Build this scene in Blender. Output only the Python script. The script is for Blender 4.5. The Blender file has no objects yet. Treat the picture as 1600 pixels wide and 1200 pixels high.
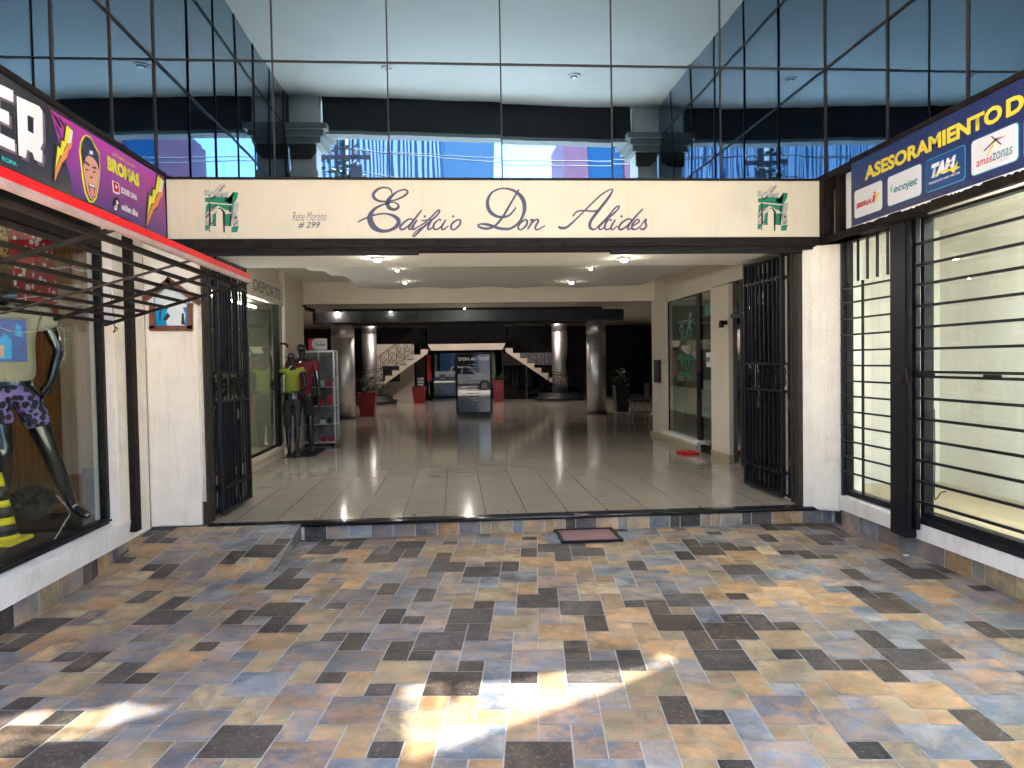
import bpy, bmesh, math, random
from mathutils import Vector, Matrix
random.seed(7)
R = math.radians
scene = bpy.context.scene
C = scene.collection

# ------------------------------------------------------------------ camera, world, sun, exposure
F, YAW, PIT, ROL, CD, CH = 1159.0, 0.0772652, 0.0291754, -0.0164088, 7.0, 1.62
_cy, _sy, _cp, _sp = math.cos(YAW), math.sin(YAW), math.cos(PIT), math.sin(PIT)
FW = Vector((_sy*_cp, _cy*_cp, -_sp)); _rt = Vector((_cy, -_sy, 0)); _up = _rt.cross(FW)
RT = math.cos(ROL)*_rt + math.sin(ROL)*_up
UP = -math.sin(ROL)*_rt + math.cos(ROL)*_up
CAM = Vector((0, -CD, CH))
cd = bpy.data.cameras.new('camera'); co = bpy.data.objects.new('camera', cd); C.objects.link(co)
cd.sensor_width = 36; cd.lens = F/1600*36; cd.clip_start = 0.05; cd.clip_end = 500
M = Matrix.Identity(4)
for i in range(3):
    M[i][0], M[i][1], M[i][2], M[i][3] = RT[i], UP[i], -FW[i], CAM[i]
co.matrix_world = M
scene.camera = co

SUNV = Vector((.27, -.60, 1)).normalized()          # towards the sun
w = bpy.data.worlds.new('World'); scene.world = w; w.use_nodes = True
nt = w.node_tree; bg = nt.nodes['Background']
sky = nt.nodes.new('ShaderNodeTexSky'); sky.sky_type = 'NISHITA'; sky.sun_disc = False
sky.sun_elevation = math.asin(SUNV.z); sky.sun_rotation = math.atan2(SUNV.x, SUNV.y); sky.ozone_density = 2.5; sky.air_density = .9; sky.dust_density = .3
nt.links.new(sky.outputs[0], bg.inputs[0]); bg.inputs[1].default_value = 0.055
sl = bpy.data.lights.new('sun', 'SUN'); sl.energy = 5.0; sl.angle = R(.6); sl.color = (1, .95, .87)
so = bpy.data.objects.new('sun', sl); C.objects.link(so)
so.rotation_euler = SUNV.to_track_quat('Z', 'Y').to_euler(); so.location = (4, -12, 20)
scene.view_settings.view_transform = 'Standard'; scene.view_settings.look = 'None'
scene.view_settings.exposure = 4.95; scene.view_settings.gamma = 1
scene.render.engine = 'CYCLES'
cy = scene.cycles
cy.use_denoising = True; cy.max_bounces = 10; cy.diffuse_bounces = 6; cy.glossy_bounces = 6; cy.transmission_bounces = 8
cy.sample_clamp_indirect = 6; cy.caustics_reflective = False; cy.caustics_refractive = False

def at(px, py, ax, v):
    """where the sight line of a photo pixel meets the real plane ax = v"""
    d = RT*((px-800)/F) - UP*((py-600)/F) + FW
    i = 'xyz'.index(ax); t = (v-CAM[i])/d[i]
    return CAM + d*t

# ------------------------------------------------------------------ materials
def mat(name, col, rough=.6, metal=0, var=0.0, scale=6, bump=0.0, bscale=60, col2=None, spec=.5, coat=0, dirt=0.0, streak=0.0, emit=None, estr=0):
    m = bpy.data.materials.new(name); m.use_nodes = True
    n = m.node_tree.nodes; l = m.node_tree.links; b = n['Principled BSDF']
    b.inputs['Base Color'].default_value = (*col, 1); b.inputs['Roughness'].default_value = rough
    b.inputs['Metallic'].default_value = metal; b.inputs['Specular IOR Level'].default_value = spec
    b.inputs['Coat Weight'].default_value = coat
    if emit:
        b.inputs['Emission Color'].default_value = (*emit, 1); b.inputs['Emission Strength'].default_value = estr
    tc = n.new('ShaderNodeTexCoord')
    if var or col2:
        no = n.new('ShaderNodeTexNoise'); no.inputs['Scale'].default_value = scale; no.inputs['Detail'].default_value = 8
        no.inputs['Roughness'].default_value = .65
        l.new(tc.outputs['Object'], no.inputs['Vector'])
        cr = n.new('ShaderNodeValToRGB'); cr.color_ramp.elements[0].position = .35; cr.color_ramp.elements[1].position = .68
        c2 = col2 or tuple(c*(1-var) for c in col)
        cr.color_ramp.elements[0].color = (*c2, 1); cr.color_ramp.elements[1].color = (*col, 1)
        l.new(no.outputs[0], cr.inputs[0]); src = cr.outputs[0]
        if dirt:
            n2 = n.new('ShaderNodeTexNoise'); n2.inputs['Scale'].default_value = scale*.35; n2.inputs['Detail'].default_value = 10
            n2.inputs['Roughness'].default_value = .75
            l.new(tc.outputs['Object'], n2.inputs['Vector'])
            r2 = n.new('ShaderNodeValToRGB'); r2.color_ramp.elements[0].position = .56; r2.color_ramp.elements[1].position = .74
            r2.color_ramp.elements[0].color = (0, 0, 0, 1); r2.color_ramp.elements[1].color = (dirt, dirt, dirt, 1)
            l.new(n2.outputs[0], r2.inputs[0])
            mx = n.new('ShaderNodeMix'); mx.data_type = 'RGBA'
            l.new(r2.outputs[0], mx.inputs[0]); l.new(src, mx.inputs[6]); mx.inputs[7].default_value = (col[0]*.42, col[1]*.38, col[2]*.32, 1)
            src = mx.outputs[2]
        if streak:
            mp = n.new('ShaderNodeMapping'); mp.inputs['Scale'].default_value = (7, 7, .55); l.new(tc.outputs['Object'], mp.inputs[0])
            n3 = n.new('ShaderNodeTexNoise'); n3.inputs['Scale'].default_value = 2.2; n3.inputs['Detail'].default_value = 9; n3.inputs['Roughness'].default_value = .7; l.new(mp.outputs[0], n3.inputs[0])
            r3 = n.new('ShaderNodeValToRGB'); r3.color_ramp.elements[0].position = .52; r3.color_ramp.elements[1].position = .72
            r3.color_ramp.elements[0].color = (0, 0, 0, 1); r3.color_ramp.elements[1].color = (streak, streak, streak, 1); l.new(n3.outputs[0], r3.inputs[0])
            m3 = n.new('ShaderNodeMix'); m3.data_type = 'RGBA'; l.new(r3.outputs[0], m3.inputs[0]); l.new(src, m3.inputs[6]); m3.inputs[7].default_value = (col[0]*.5, col[1]*.46, col[2]*.4, 1); src = m3.outputs[2]
        l.new(src, b.inputs['Base Color'])
        rr = n.new('ShaderNodeMapRange'); rr.inputs[3].default_value = max(0, rough-.08); rr.inputs[4].default_value = min(1, rough+.1)
        l.new(no.outputs[0], rr.inputs[0]); l.new(rr.outputs[0], b.inputs['Roughness'])
    if bump:
        nb = n.new('ShaderNodeTexNoise'); nb.inputs['Scale'].default_value = bscale; nb.inputs['Detail'].default_value = 6
        l.new(tc.outputs['Object'], nb.inputs['Vector'])
        bp = n.new('ShaderNodeBump'); bp.inputs['Strength'].default_value = bump; bp.inputs['Distance'].default_value = .01
        l.new(nb.outputs[0], bp.inputs['Height']); l.new(bp.outputs[0], b.inputs['Normal'])
    return m

def glass(name, tint=(.9, .95, .93), rough=.0):
    """thin window glass: straight-through light plus a mirror reflection by angle"""
    m = bpy.data.materials.new(name); m.use_nodes = True
    n = m.node_tree.nodes; l = m.node_tree.links; n.remove(n['Principled BSDF'])
    lw = n.new('ShaderNodeLayerWeight'); lw.inputs[0].default_value = .5
    pw = n.new('ShaderNodeMath'); pw.operation = 'POWER'; l.new(lw.outputs['Facing'], pw.inputs[0]); pw.inputs[1].default_value = 5
    fr = n.new('ShaderNodeMath'); fr.operation = 'MULTIPLY_ADD'; l.new(pw.outputs[0], fr.inputs[0]); fr.inputs[1].default_value = .85; fr.inputs[2].default_value = .035
    tr = n.new('ShaderNodeBsdfTransparent'); tr.inputs[0].default_value = (*tint, 1)
    gl = n.new('ShaderNodeBsdfGlossy'); gl.inputs['Roughness'].default_value = rough; gl.inputs[0].default_value = (1, 1, 1, 1)
    mx = n.new('ShaderNodeMixShader')
    l.new(fr.outputs[0], mx.inputs[0]); l.new(tr.outputs[0], mx.inputs[1]); l.new(gl.outputs[0], mx.inputs[2])
    l.new(mx.outputs[0], n['Material Output'].inputs[0])
    return m

def mirror_glass():
    m = bpy.data.materials.new('mirror_glass'); m.use_nodes = True
    n = m.node_tree.nodes; l = m.node_tree.links; b = n['Principled BSDF']
    b.inputs['Base Color'].default_value = (.20, .30, .40, 1); b.inputs['Metallic'].default_value = 1
    b.inputs['Roughness'].default_value = .012
    tc = n.new('ShaderNodeTexCoord'); mp = n.new('ShaderNodeMapping'); mp.inputs['Scale'].default_value = (1.6, 1.6, .35)
    no = n.new('ShaderNodeTexNoise'); no.inputs['Scale'].default_value = 1.3; no.inputs['Detail'].default_value = 1.5
    l.new(tc.outputs['Object'], mp.inputs[0]); l.new(mp.outputs[0], no.inputs[0])
    bp = n.new('ShaderNodeBump'); bp.inputs['Strength'].default_value = .28; bp.inputs['Distance'].default_value = .006
    l.new(no.outputs[0], bp.inputs['Height']); l.new(bp.outputs[0], b.inputs['Normal'])
    return m

def tile_mat():
    """slate-look ceramic: each tile's own colour comes from a mesh attribute, its mottling from noise"""
    m = bpy.data.materials.new('slate_tile'); m.use_nodes = True
    n = m.node_tree.nodes; l = m.node_tree.links; b = n['Principled BSDF']
    A = n.new('ShaderNodeAttribute'); A.attribute_name = 'tcol'
    B = n.new('ShaderNodeAttribute'); B.attribute_name = 'tcol2'
    tc = n.new('ShaderNodeTexCoord')
    add = n.new('ShaderNodeVectorMath'); add.operation = 'MULTIPLY_ADD'
    l.new(B.outputs['Color'], add.inputs[0]); add.inputs[1].default_value = (37, 53, 71); l.new(tc.outputs['Object'], add.inputs[2])
    def noise(s, d, r, dist=0):
        q = n.new('ShaderNodeTexNoise'); q.inputs['Scale'].default_value = s; q.inputs['Detail'].default_value = d
        q.inputs['Roughness'].default_value = r; q.inputs['Distortion'].default_value = dist
        l.new(add.outputs[0], q.inputs['Vector']); return q
    def ramp(src, a, bb, c0=(0, 0, 0), c1=(1, 1, 1)):
        q = n.new('ShaderNodeValToRGB'); q.color_ramp.elements[0].position = a; q.color_ramp.elements[1].position = bb
        q.color_ramp.elements[0].color = (*c0, 1); q.color_ramp.elements[1].color = (*c1, 1); l.new(src, q.inputs[0]); return q
    def mix(f, a, bb, mode='MIX'):
        q = n.new('ShaderNodeMix'); q.data_type = 'RGBA'; q.blend_type = mode
        if hasattr(f, 'links'): l.new(f, q.inputs[0])
        else: q.inputs[0].default_value = f
        for s, i in ((a, 6), (bb, 7)):
            if isinstance(s, tuple): q.inputs[i].default_value = (*s, 1)
            else: l.new(s, q.inputs[i])
        return q.outputs[2]
    n1 = noise(9, 6, .6, .6); n2 = noise(4.5, 5, .6, .4); n3 = noise(55, 8, .75); n4 = noise(16, 9, .7, 1.2)
    c = mix(ramp(n1.outputs[0], .40, .60).outputs[0], A.outputs['Color'], B.outputs['Color'])
    c = mix(ramp(n2.outputs[0], .35, .7, (.62, .62, .62), (1.25, 1.25, 1.25)).outputs[0], c, c)
    mul = mix(1.0, c, ramp(n2.outputs[0], .3, .7, (.55, .54, .52), (1.3, 1.28, 1.25)).outputs[0], 'MULTIPLY')
    sp = mix(ramp(n3.outputs[0], .55, .72).outputs[0], mul, mix(.6, mul, (.5, .47, .43)))
    vein = ramp(n4.outputs[0], .485, .5); v2 = ramp(n4.outputs[0], .5, .515, (1, 1, 1), (0, 0, 0))
    vm = n.new('ShaderNodeMath'); vm.operation = 'MULTIPLY'; l.new(vein.outputs[0], vm.inputs[0]); l.new(v2.outputs[0], vm.inputs[1])
    vk = n.new('ShaderNodeMath'); vk.operation = 'MULTIPLY'; l.new(vm.outputs[0], vk.inputs[0]); vk.inputs[1].default_value = .35
    c = mix(vk.outputs[0], sp, (.06, .05, .05))
    big = n.new('ShaderNodeTexNoise'); big.inputs['Scale'].default_value = 1.1; big.inputs['Detail'].default_value = 9; big.inputs['Roughness'].default_value = .7; l.new(tc.outputs['Object'], big.inputs[0])
    c = mix(1.0, c, ramp(big.outputs[0], .35, .65, (.78, .77, .76), (1.08, 1.07, 1.05)).outputs[0], 'MULTIPLY')
    l.new(c, b.inputs['Base Color'])
    rr = n.new('ShaderNodeMapRange'); rr.inputs[3].default_value = .42; rr.inputs[4].default_value = .65; b.inputs['Specular IOR Level'].default_value = .35
    l.new(n1.outputs[0], rr.inputs[0]); l.new(rr.outputs[0], b.inputs['Roughness'])
    ba = n.new('ShaderNodeMath'); ba.operation = 'ADD'; l.new(n4.outputs[0], ba.inputs[0]); l.new(n3.outputs[0], ba.inputs[1])
    bp = n.new('ShaderNodeBump'); bp.inputs['Strength'].default_value = .7; bp.inputs['Distance'].default_value = .003
    l.new(ba.outputs[0], bp.inputs['Height']); l.new(bp.outputs[0], b.inputs['Normal'])
    return m

def mall_floor_mat():
    m = bpy.data.materials.new('polished_tile'); m.use_nodes = True
    n = m.node_tree.nodes; l = m.node_tree.links; b = n['Principled BSDF']
    tc = n.new('ShaderNodeTexCoord'); sx = n.new('ShaderNodeSeparateXYZ'); l.new(tc.outputs['Object'], sx.inputs[0])
    def line(out, pitch, off, wid):
        a = n.new('ShaderNodeMath'); a.operation = 'ADD'; a.inputs[1].default_value = off+1000*pitch; l.new(out, a.inputs[0])
        q = n.new('ShaderNodeMath'); q.operation = 'MODULO'; q.inputs[1].default_value = pitch; l.new(a.outputs[0], q.inputs[0])
        s = n.new('ShaderNodeMath'); s.operation = 'SUBTRACT'; s.inputs[1].default_value = pitch/2; l.new(q.outputs[0], s.inputs[0])
        ab = n.new('ShaderNodeMath'); ab.operation = 'ABSOLUTE'; l.new(s.outputs[0], ab.inputs[0])
        g = n.new('ShaderNodeMath'); g.operation = 'LESS_THAN'; g.inputs[1].default_value = wid; l.new(ab.outputs[0], g.inputs[0])
        return g.outputs[0]
    gx = line(sx.outputs[0], .3955, 1.70+.3955/2, .0040)
    gy = line(sx.outputs[1], .3955*2, .1, .0012)
    mx = n.new('ShaderNodeMath'); mx.operation = 'MAXIMUM'; l.new(gx, mx.inputs[0])
    k = n.new('ShaderNodeMath'); k.operation = 'MULTIPLY'; k.inputs[1].default_value = .45; l.new(gy, k.inputs[0]); l.new(k.outputs[0], mx.inputs[1])
    mp = n.new('ShaderNodeMapping'); mp.inputs['Scale'].default_value = (1.2, 9, 1); l.new(tc.outputs['Object'], mp.inputs[0])
    no = n.new('ShaderNodeTexNoise'); no.inputs['Scale'].default_value = 2.2; no.inputs['Detail'].default_value = 8; l.new(mp.outputs[0], no.inputs[0])
    cr = n.new('ShaderNodeValToRGB'); cr.color_ramp.elements[0].position = .3; cr.color_ramp.elements[1].position = .7
    cr.color_ramp.elements[0].color = (.28, .25, .205, 1); cr.color_ramp.elements[1].color = (.345, .31, .255, 1); l.new(no.outputs[0], cr.inputs[0])
    mi = n.new('ShaderNodeMix'); mi.data_type = 'RGBA'; l.new(mx.outputs[0], mi.inputs[0]); l.new(cr.outputs[0], mi.inputs[6]); mi.inputs[7].default_value = (.10, .09, .08, 1)
    l.new(mi.outputs[2], b.inputs['Base Color'])
    n2 = n.new('ShaderNodeTexNoise'); n2.inputs['Scale'].default_value = 1.1; n2.inputs['Detail'].default_value = 3; l.new(tc.outputs['Object'], n2.inputs[0])
    rr = n.new('ShaderNodeMapRange'); rr.inputs[3].default_value = .07; rr.inputs[4].default_value = .15; l.new(n2.outputs[0], rr.inputs[0]); l.new(rr.outputs[0], b.inputs['Roughness'])
    bp = n.new('ShaderNodeBump'); bp.inputs['Strength'].default_value = .12; bp.inputs['Distance'].default_value = .01; l.new(n2.outputs[0], bp.inputs['Height']); l.new(bp.outputs[0], b.inputs['Normal'])
    return m

def spot_print(name, base, dots, scale, thr=.35, grad=None, rough=.4):
    """printed cloth or vinyl with a dot / blob pattern"""
    m = bpy.data.materials.new(name); m.use_nodes = True
    n = m.node_tree.nodes; l = m.node_tree.links; b = n['Principled BSDF']; b.inputs['Roughness'].default_value = rough
    tc = n.new('ShaderNodeTexCoord'); src = None
    vo = n.new('ShaderNodeTexVoronoi'); vo.inputs['Scale'].default_value = scale; vo.inputs['Randomness'].default_value = 0.0 if grad else .8
    l.new(tc.outputs['Object'], vo.inputs['Vector'])
    g = n.new('ShaderNodeMath'); g.operation = 'LESS_THAN'; g.inputs[1].default_value = thr; l.new(vo.outputs['Distance'], g.inputs[0])
    mi = n.new('ShaderNodeMix'); mi.data_type = 'RGBA'; l.new(g.outputs[0], mi.inputs[0])
    if grad:
        sx = n.new('ShaderNodeSeparateXYZ'); l.new(tc.outputs['Object'], sx.inputs[0])
        mr = n.new('ShaderNodeMapRange'); mr.inputs[1].default_value = grad[0]; mr.inputs[2].default_value = grad[1]; l.new(sx.outputs[2], mr.inputs[0])
        cr = n.new('ShaderNodeValToRGB'); cr.color_ramp.elements[0].color = (*base, 1); cr.color_ramp.elements[1].color = (*grad[2], 1); l.new(mr.outputs[0], cr.inputs[0])
        l.new(cr.outputs[0], mi.inputs[6]); src = cr
        dm = n.new('ShaderNodeMix'); dm.data_type = 'RGBA'; dm.inputs[0].default_value = .55; l.new(cr.outputs[0], dm.inputs[6]); dm.inputs[7].default_value = (*dots, 1)
        l.new(dm.outputs[2], mi.inputs[7])
    else:
        mi.inputs[6].default_value = (*base, 1); mi.inputs[7].default_value = (*dots, 1)
        v2 = n.new('ShaderNodeTexVoronoi'); v2.inputs['Scale'].default_value = scale*2.3; l.new(tc.outputs['Object'], v2.inputs['Vector'])
        g2 = n.new('ShaderNodeMath'); g2.operation = 'LESS_THAN'; g2.inputs[1].default_value = .2; l.new(v2.outputs['Distance'], g2.inputs[0])
        m2 = n.new('ShaderNodeMix'); m2.data_type = 'RGBA'; l.new(g2.outputs[0], m2.inputs[0]); l.new(mi.outputs[2], m2.inputs[6]); m2.inputs[7].default_value = (base[0]*.3, base[1]*.3, base[2]*.3, 1)
        l.new(m2.outputs[2], b.inputs['Base Color']); return m
    l.new(mi.outputs[2], b.inputs['Base Color'])
    return m

def wood_mat(name, c1, c2, rough=.35):
    m = bpy.data.materials.new(name); m.use_nodes = True
    n = m.node_tree.nodes; l = m.node_tree.links; b = n['Principled BSDF']; b.inputs['Roughness'].default_value = rough
    tc = n.new('ShaderNodeTexCoord'); mp = n.new('ShaderNodeMapping'); mp.inputs['Scale'].default_value = (9, 9, .8); l.new(tc.outputs['Object'], mp.inputs[0])
    no = n.new('ShaderNodeTexNoise'); no.inputs['Scale'].default_value = 2.5; no.inputs['Detail'].default_value = 8; no.inputs['Distortion'].default_value = 1.2; l.new(mp.outputs[0], no.inputs[0])
    cr = n.new('ShaderNodeValToRGB'); cr.color_ramp.elements[0].position = .35; cr.color_ramp.elements[1].position = .65
    cr.color_ramp.elements[0].color = (*c1, 1); cr.color_ramp.elements[1].color = (*c2, 1); l.new(no.outputs[0], cr.inputs[0]); l.new(cr.outputs[0], b.inputs['Base Color'])
    return m

MT = dict(
    black=mat('black_paint', (.010, .009, .009), .5, 0, .4, 9, .15, 90, spec=.2),
    oldblack=mat('worn_black_steel', (.022, .016, .012), .6, 0, .6, 14, .3, 60, col2=(.006, .005, .005), spec=.12),
    rust=mat('brown_worn_steel', (.035, .024, .018), .6, .2, .5, 12, .3, 70),
    greybar=mat('grey_painted_bar', (.075, .070, .066), .5, .3, .5, 10, .2, 80),
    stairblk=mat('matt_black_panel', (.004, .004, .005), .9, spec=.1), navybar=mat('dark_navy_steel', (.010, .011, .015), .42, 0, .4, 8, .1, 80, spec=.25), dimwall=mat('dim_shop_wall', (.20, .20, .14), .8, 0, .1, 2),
    stucco=mat('white_stucco', (.82, .765, .65), .85, 0, .10, 5, .7, 45, dirt=.42, streak=.35),
    stuccow=mat('white_painted_plinth', (.80, .78, .74), .75, 0, .12, 4, .3, 40, dirt=.5, streak=.4),
    cream=mat('cream_interior_wall', (.62, .56, .47), .7, 0, .06, 2, .1, 30),
    ceil=mat('white_ceiling', (.78, .76, .71), .8, 0, .05, 1.2, .05, 20),
    ceil_shade=mat('shaded_white_ceiling', (.50, .485, .45), .85, 0, .05, 1.2), soffit=mat('white_soffit', (.80, .80, .78), .8, 0, .08, .8, .05, 10),  # zigzag layers: ceiling white darkened, their weaker light put into the colour
    dark=mat('dark_wall', (.014, .015, .018), .5, 0, .3, 2),
    darkfas=mat('charcoal_fascia', (.030, .032, .035), .9, 0, .2, 3),
    signface=mat('cream_sign_face', (.63, .575, .435), .45, 0, .07, 2.0, .03, 20, dirt=.22, streak=.2),
    ink=mat('slate_blue_lettering', (.055, .055, .10), .45),
    green=mat('green_print', (.0, .19, .095), .5), grey=mat('grey_print', (.42, .41, .38), .5, 0, .3, 40), inkblack=mat('black_print', (.012, .011, .012), .5),
    white=mat('white_print', (.82, .83, .86), .4), yellow=mat('yellow_print', (.80, .78, .02), .4), gold=mat('golden_yellow_print', (.83, .66, .06), .4, 0, .1, 8),
    orange=mat('orange_print', (.8, .28, .06), .4), skin=mat('pale_skin_print', (.72, .36, .26), .5), pink=mat('pink_print', (.75, .25, .3), .5),
    red=mat('red_paint', (.60, .008, .012), .55, 0, .25, 10, spec=.2), pinkmetal=mat('faded_pink_steel', (.36, .25, .23), .5, .1, .35, 9, .2),
    navy=mat('navy_vinyl', (.020, .030, .115), .3, 0, .12, 5), navy2=mat('blue_vinyl', (.012, .055, .19), .3), cyan=mat('cyan_print', (.05, .35, .55), .4),
    card=mat('pale_card_print', (.70, .70, .72), .35), teal=mat('teal_print', (.02, .20, .25), .4), turq=mat('turquoise_print', (.04, .55, .5), .4),
    crimson=mat('crimson_print', (.5, .02, .05), .4), charpanel=mat('charcoal_vinyl', (.025, .023, .022), .25), shadowp=mat('purple_grey_print', (.12, .085, .10), .4),
    purple=spot_print('purple_dot_vinyl', (.07, .018, .20), (.03, .008, .07), 42, .36, (0.0, .5, (.50, .035, .36))),
    mirror=mirror_glass(), glass=glass('clear_glass'), sun_dim=glass('sun_dimming_sheet', (.37, .37, .36), .2), gglass=glass('greenish_glass', (.93, .95, .92)),  # the grey tinted sheet only dims the sun patches
    tile=tile_mat(), grout=mat('grey_grout', (.50, .48, .45), .85, 0, .3, 30), mallfloor=mall_floor_mat(),
    granite=mat('black_granite', (.018, .018, .02), .12, 0, .5, 140), woodp=wood_mat('brown_wood_panel', (.16, .055, .012), (.30, .12, .03)),
    woodl=wood_mat('beige_panel', (.42, .30, .19), (.50, .37, .25), .6), darkwood=wood_mat('dark_brown_boards', (.07, .03, .015), (.12, .05, .02), .3),
    manneq=mat('glossy_black_mannequin', (.010, .010, .012), .13, 0, 0, coat=.5), brush=mat('brushed_steel', (.74, .75, .76), .42, 1.0, .12, 3),
    chrome=mat('chrome', (.7, .7, .7), .1, 1.0), alu=mat('aluminium', (.62, .62, .64), .28, .9, .1, 6),
    redshirt=mat('dark_red_fabric', (.13, .004, .012), .8, 0, .2, 30, .9, 11), lime=mat('lime_fabric', (.16, .19, .006), .7, 0, .2, 20, .9, 11), blackcloth=mat('black_fabric', (.012, .012, .013), .8, 0, .2, 40),
    beige=mat('khaki_cotton', (.42, .36, .25), .85, 0, .12, 12, 1.0, 9), bluep=mat('blue_print', (.04, .16, .42), .6, 0, .5, 22, col2=(.10, .08, .30)), lblue=mat('sky_blue_print', (.05, .35, .7), .6),
    shorts=spot_print('purple_black_cloth', (.25, .16, .42), (.015, .015, .02), 24, .55, rough=.8), redcloth=spot_print('red_patterned_cloth', (.46, .008, .02), (.75, .72, .70), 15, .38, rough=.8),
    tiger=spot_print('striped_tan_cloth', (.42, .26, .10), (.02, .015, .01), 30, .32, rough=.85), conyel=mat('yellow_rubber', (.80, .62, .0), .4, 0, .1, 10), conblk=mat('black_rubber', (.012, .012, .012), .45),
    pot=mat('red_planter', (.20, .006, .008), .3), leaf=mat('dark_leaf', (.03, .07, .02), .5, 0, .5, 20), soil=mat('soil', (.03, .02, .015), .9),
    shopwall=mat('pale_cream_wall', (.69, .69, .64), .8, 0, .06, 2, dirt=.3, streak=.15), beigefloor=mat('beige_floor_tile', (.42, .35, .24), .4, 0, .2, 2),
    pinkmat=mat('pink_carpet', (.30, .17, .18), .95, 0, .3, 160, .6, 200, dirt=.3), greycloth=mat('grey_rag', (.25, .26, .29), .9, 0, .5, 60, .6, 60),
    asphalt=mat('asphalt', (.22, .215, .20), .85, 0, .3, 12, .3, 80), pave=mat('concrete_paving', (.32, .31, .29), .8, 0, .25, 4, .2, 30),
    bluerib=mat('pale_blue_cladding', (.42, .60, .70), .5, 0, .1, 1), bluebase=mat('blue_cladding', (.04, .16, .30), .5, 0, .1, 1), pinkw=mat('mauve_wall', (.40, .20, .26), .8, 0, .12, 3, .2, 10),
    blueglass=mat('blue_tinted_window', (.03, .14, .26), .1, .3), bluesmooth=mat('smooth_blue_wall', (.10, .25, .38), .6, 0, .1, 1),
    capital=mat('grey_capital_paint', (.30, .32, .32), .6, 0, .1, 4), capwood=mat('brown_grey_panel', (.10, .085, .07), .7, 0, .5, 6), colwhite=mat('white_column_paint', (.86, .87, .85), .6, 0, .08, 4),
    carwhite=mat('white_car_paint', (.72, .73, .74), .25, 0, 0, coat=1), tyre=mat('tyre_rubber', (.02, .02, .02), .8), carglass=mat('dark_car_glass', (.01, .012, .015), .05), rim=mat('wheel_rim', (.4, .4, .42), .3, .9),
    wire=mat('white_wire', (.62, .62, .60), .5), polec=mat('dark_pole', (.06, .06, .065), .7, 0, .4, 5), shelfg=mat('grey_goods', (.25, .25, .27), .5, 0, .5, 12),
    blkglass=mat('black_mirror_glass', (.010, .012, .014), .02, 0, 0, spec=.45), lit=mat('lit_lamp', (1, 1, 1), .5, emit=(1, .93, .8), estr=14), tube=mat('lit_tube', (1, 1, 1), .5, emit=(.98, 1, .97), estr=7),
    tilegreen=mat('green_decal', (.0, .16, .09), .5), frost=mat('frosted_film', (.26, .30, .27), .6), whitetxt=mat('pale_lettering', (.55, .55, .55), .4), skyprint=mat('bright_blue_print', (.0, .30, .58), .35, 0, .35, 12),
    palepr=mat('pale_blue_white_print', (.66, .72, .72), .4, 0, .18, 14), woodframe=wood_mat('reddish_brown_frame', (.10, .035, .02), (.17, .06, .035), .4),
    banner=mat('red_reflection', (.6, .01, .015), .5), hair=mat('black_fluff', (.015, .015, .016), .95), leather=mat('black_leather', (.015, .015, .015), .35),
)

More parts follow.
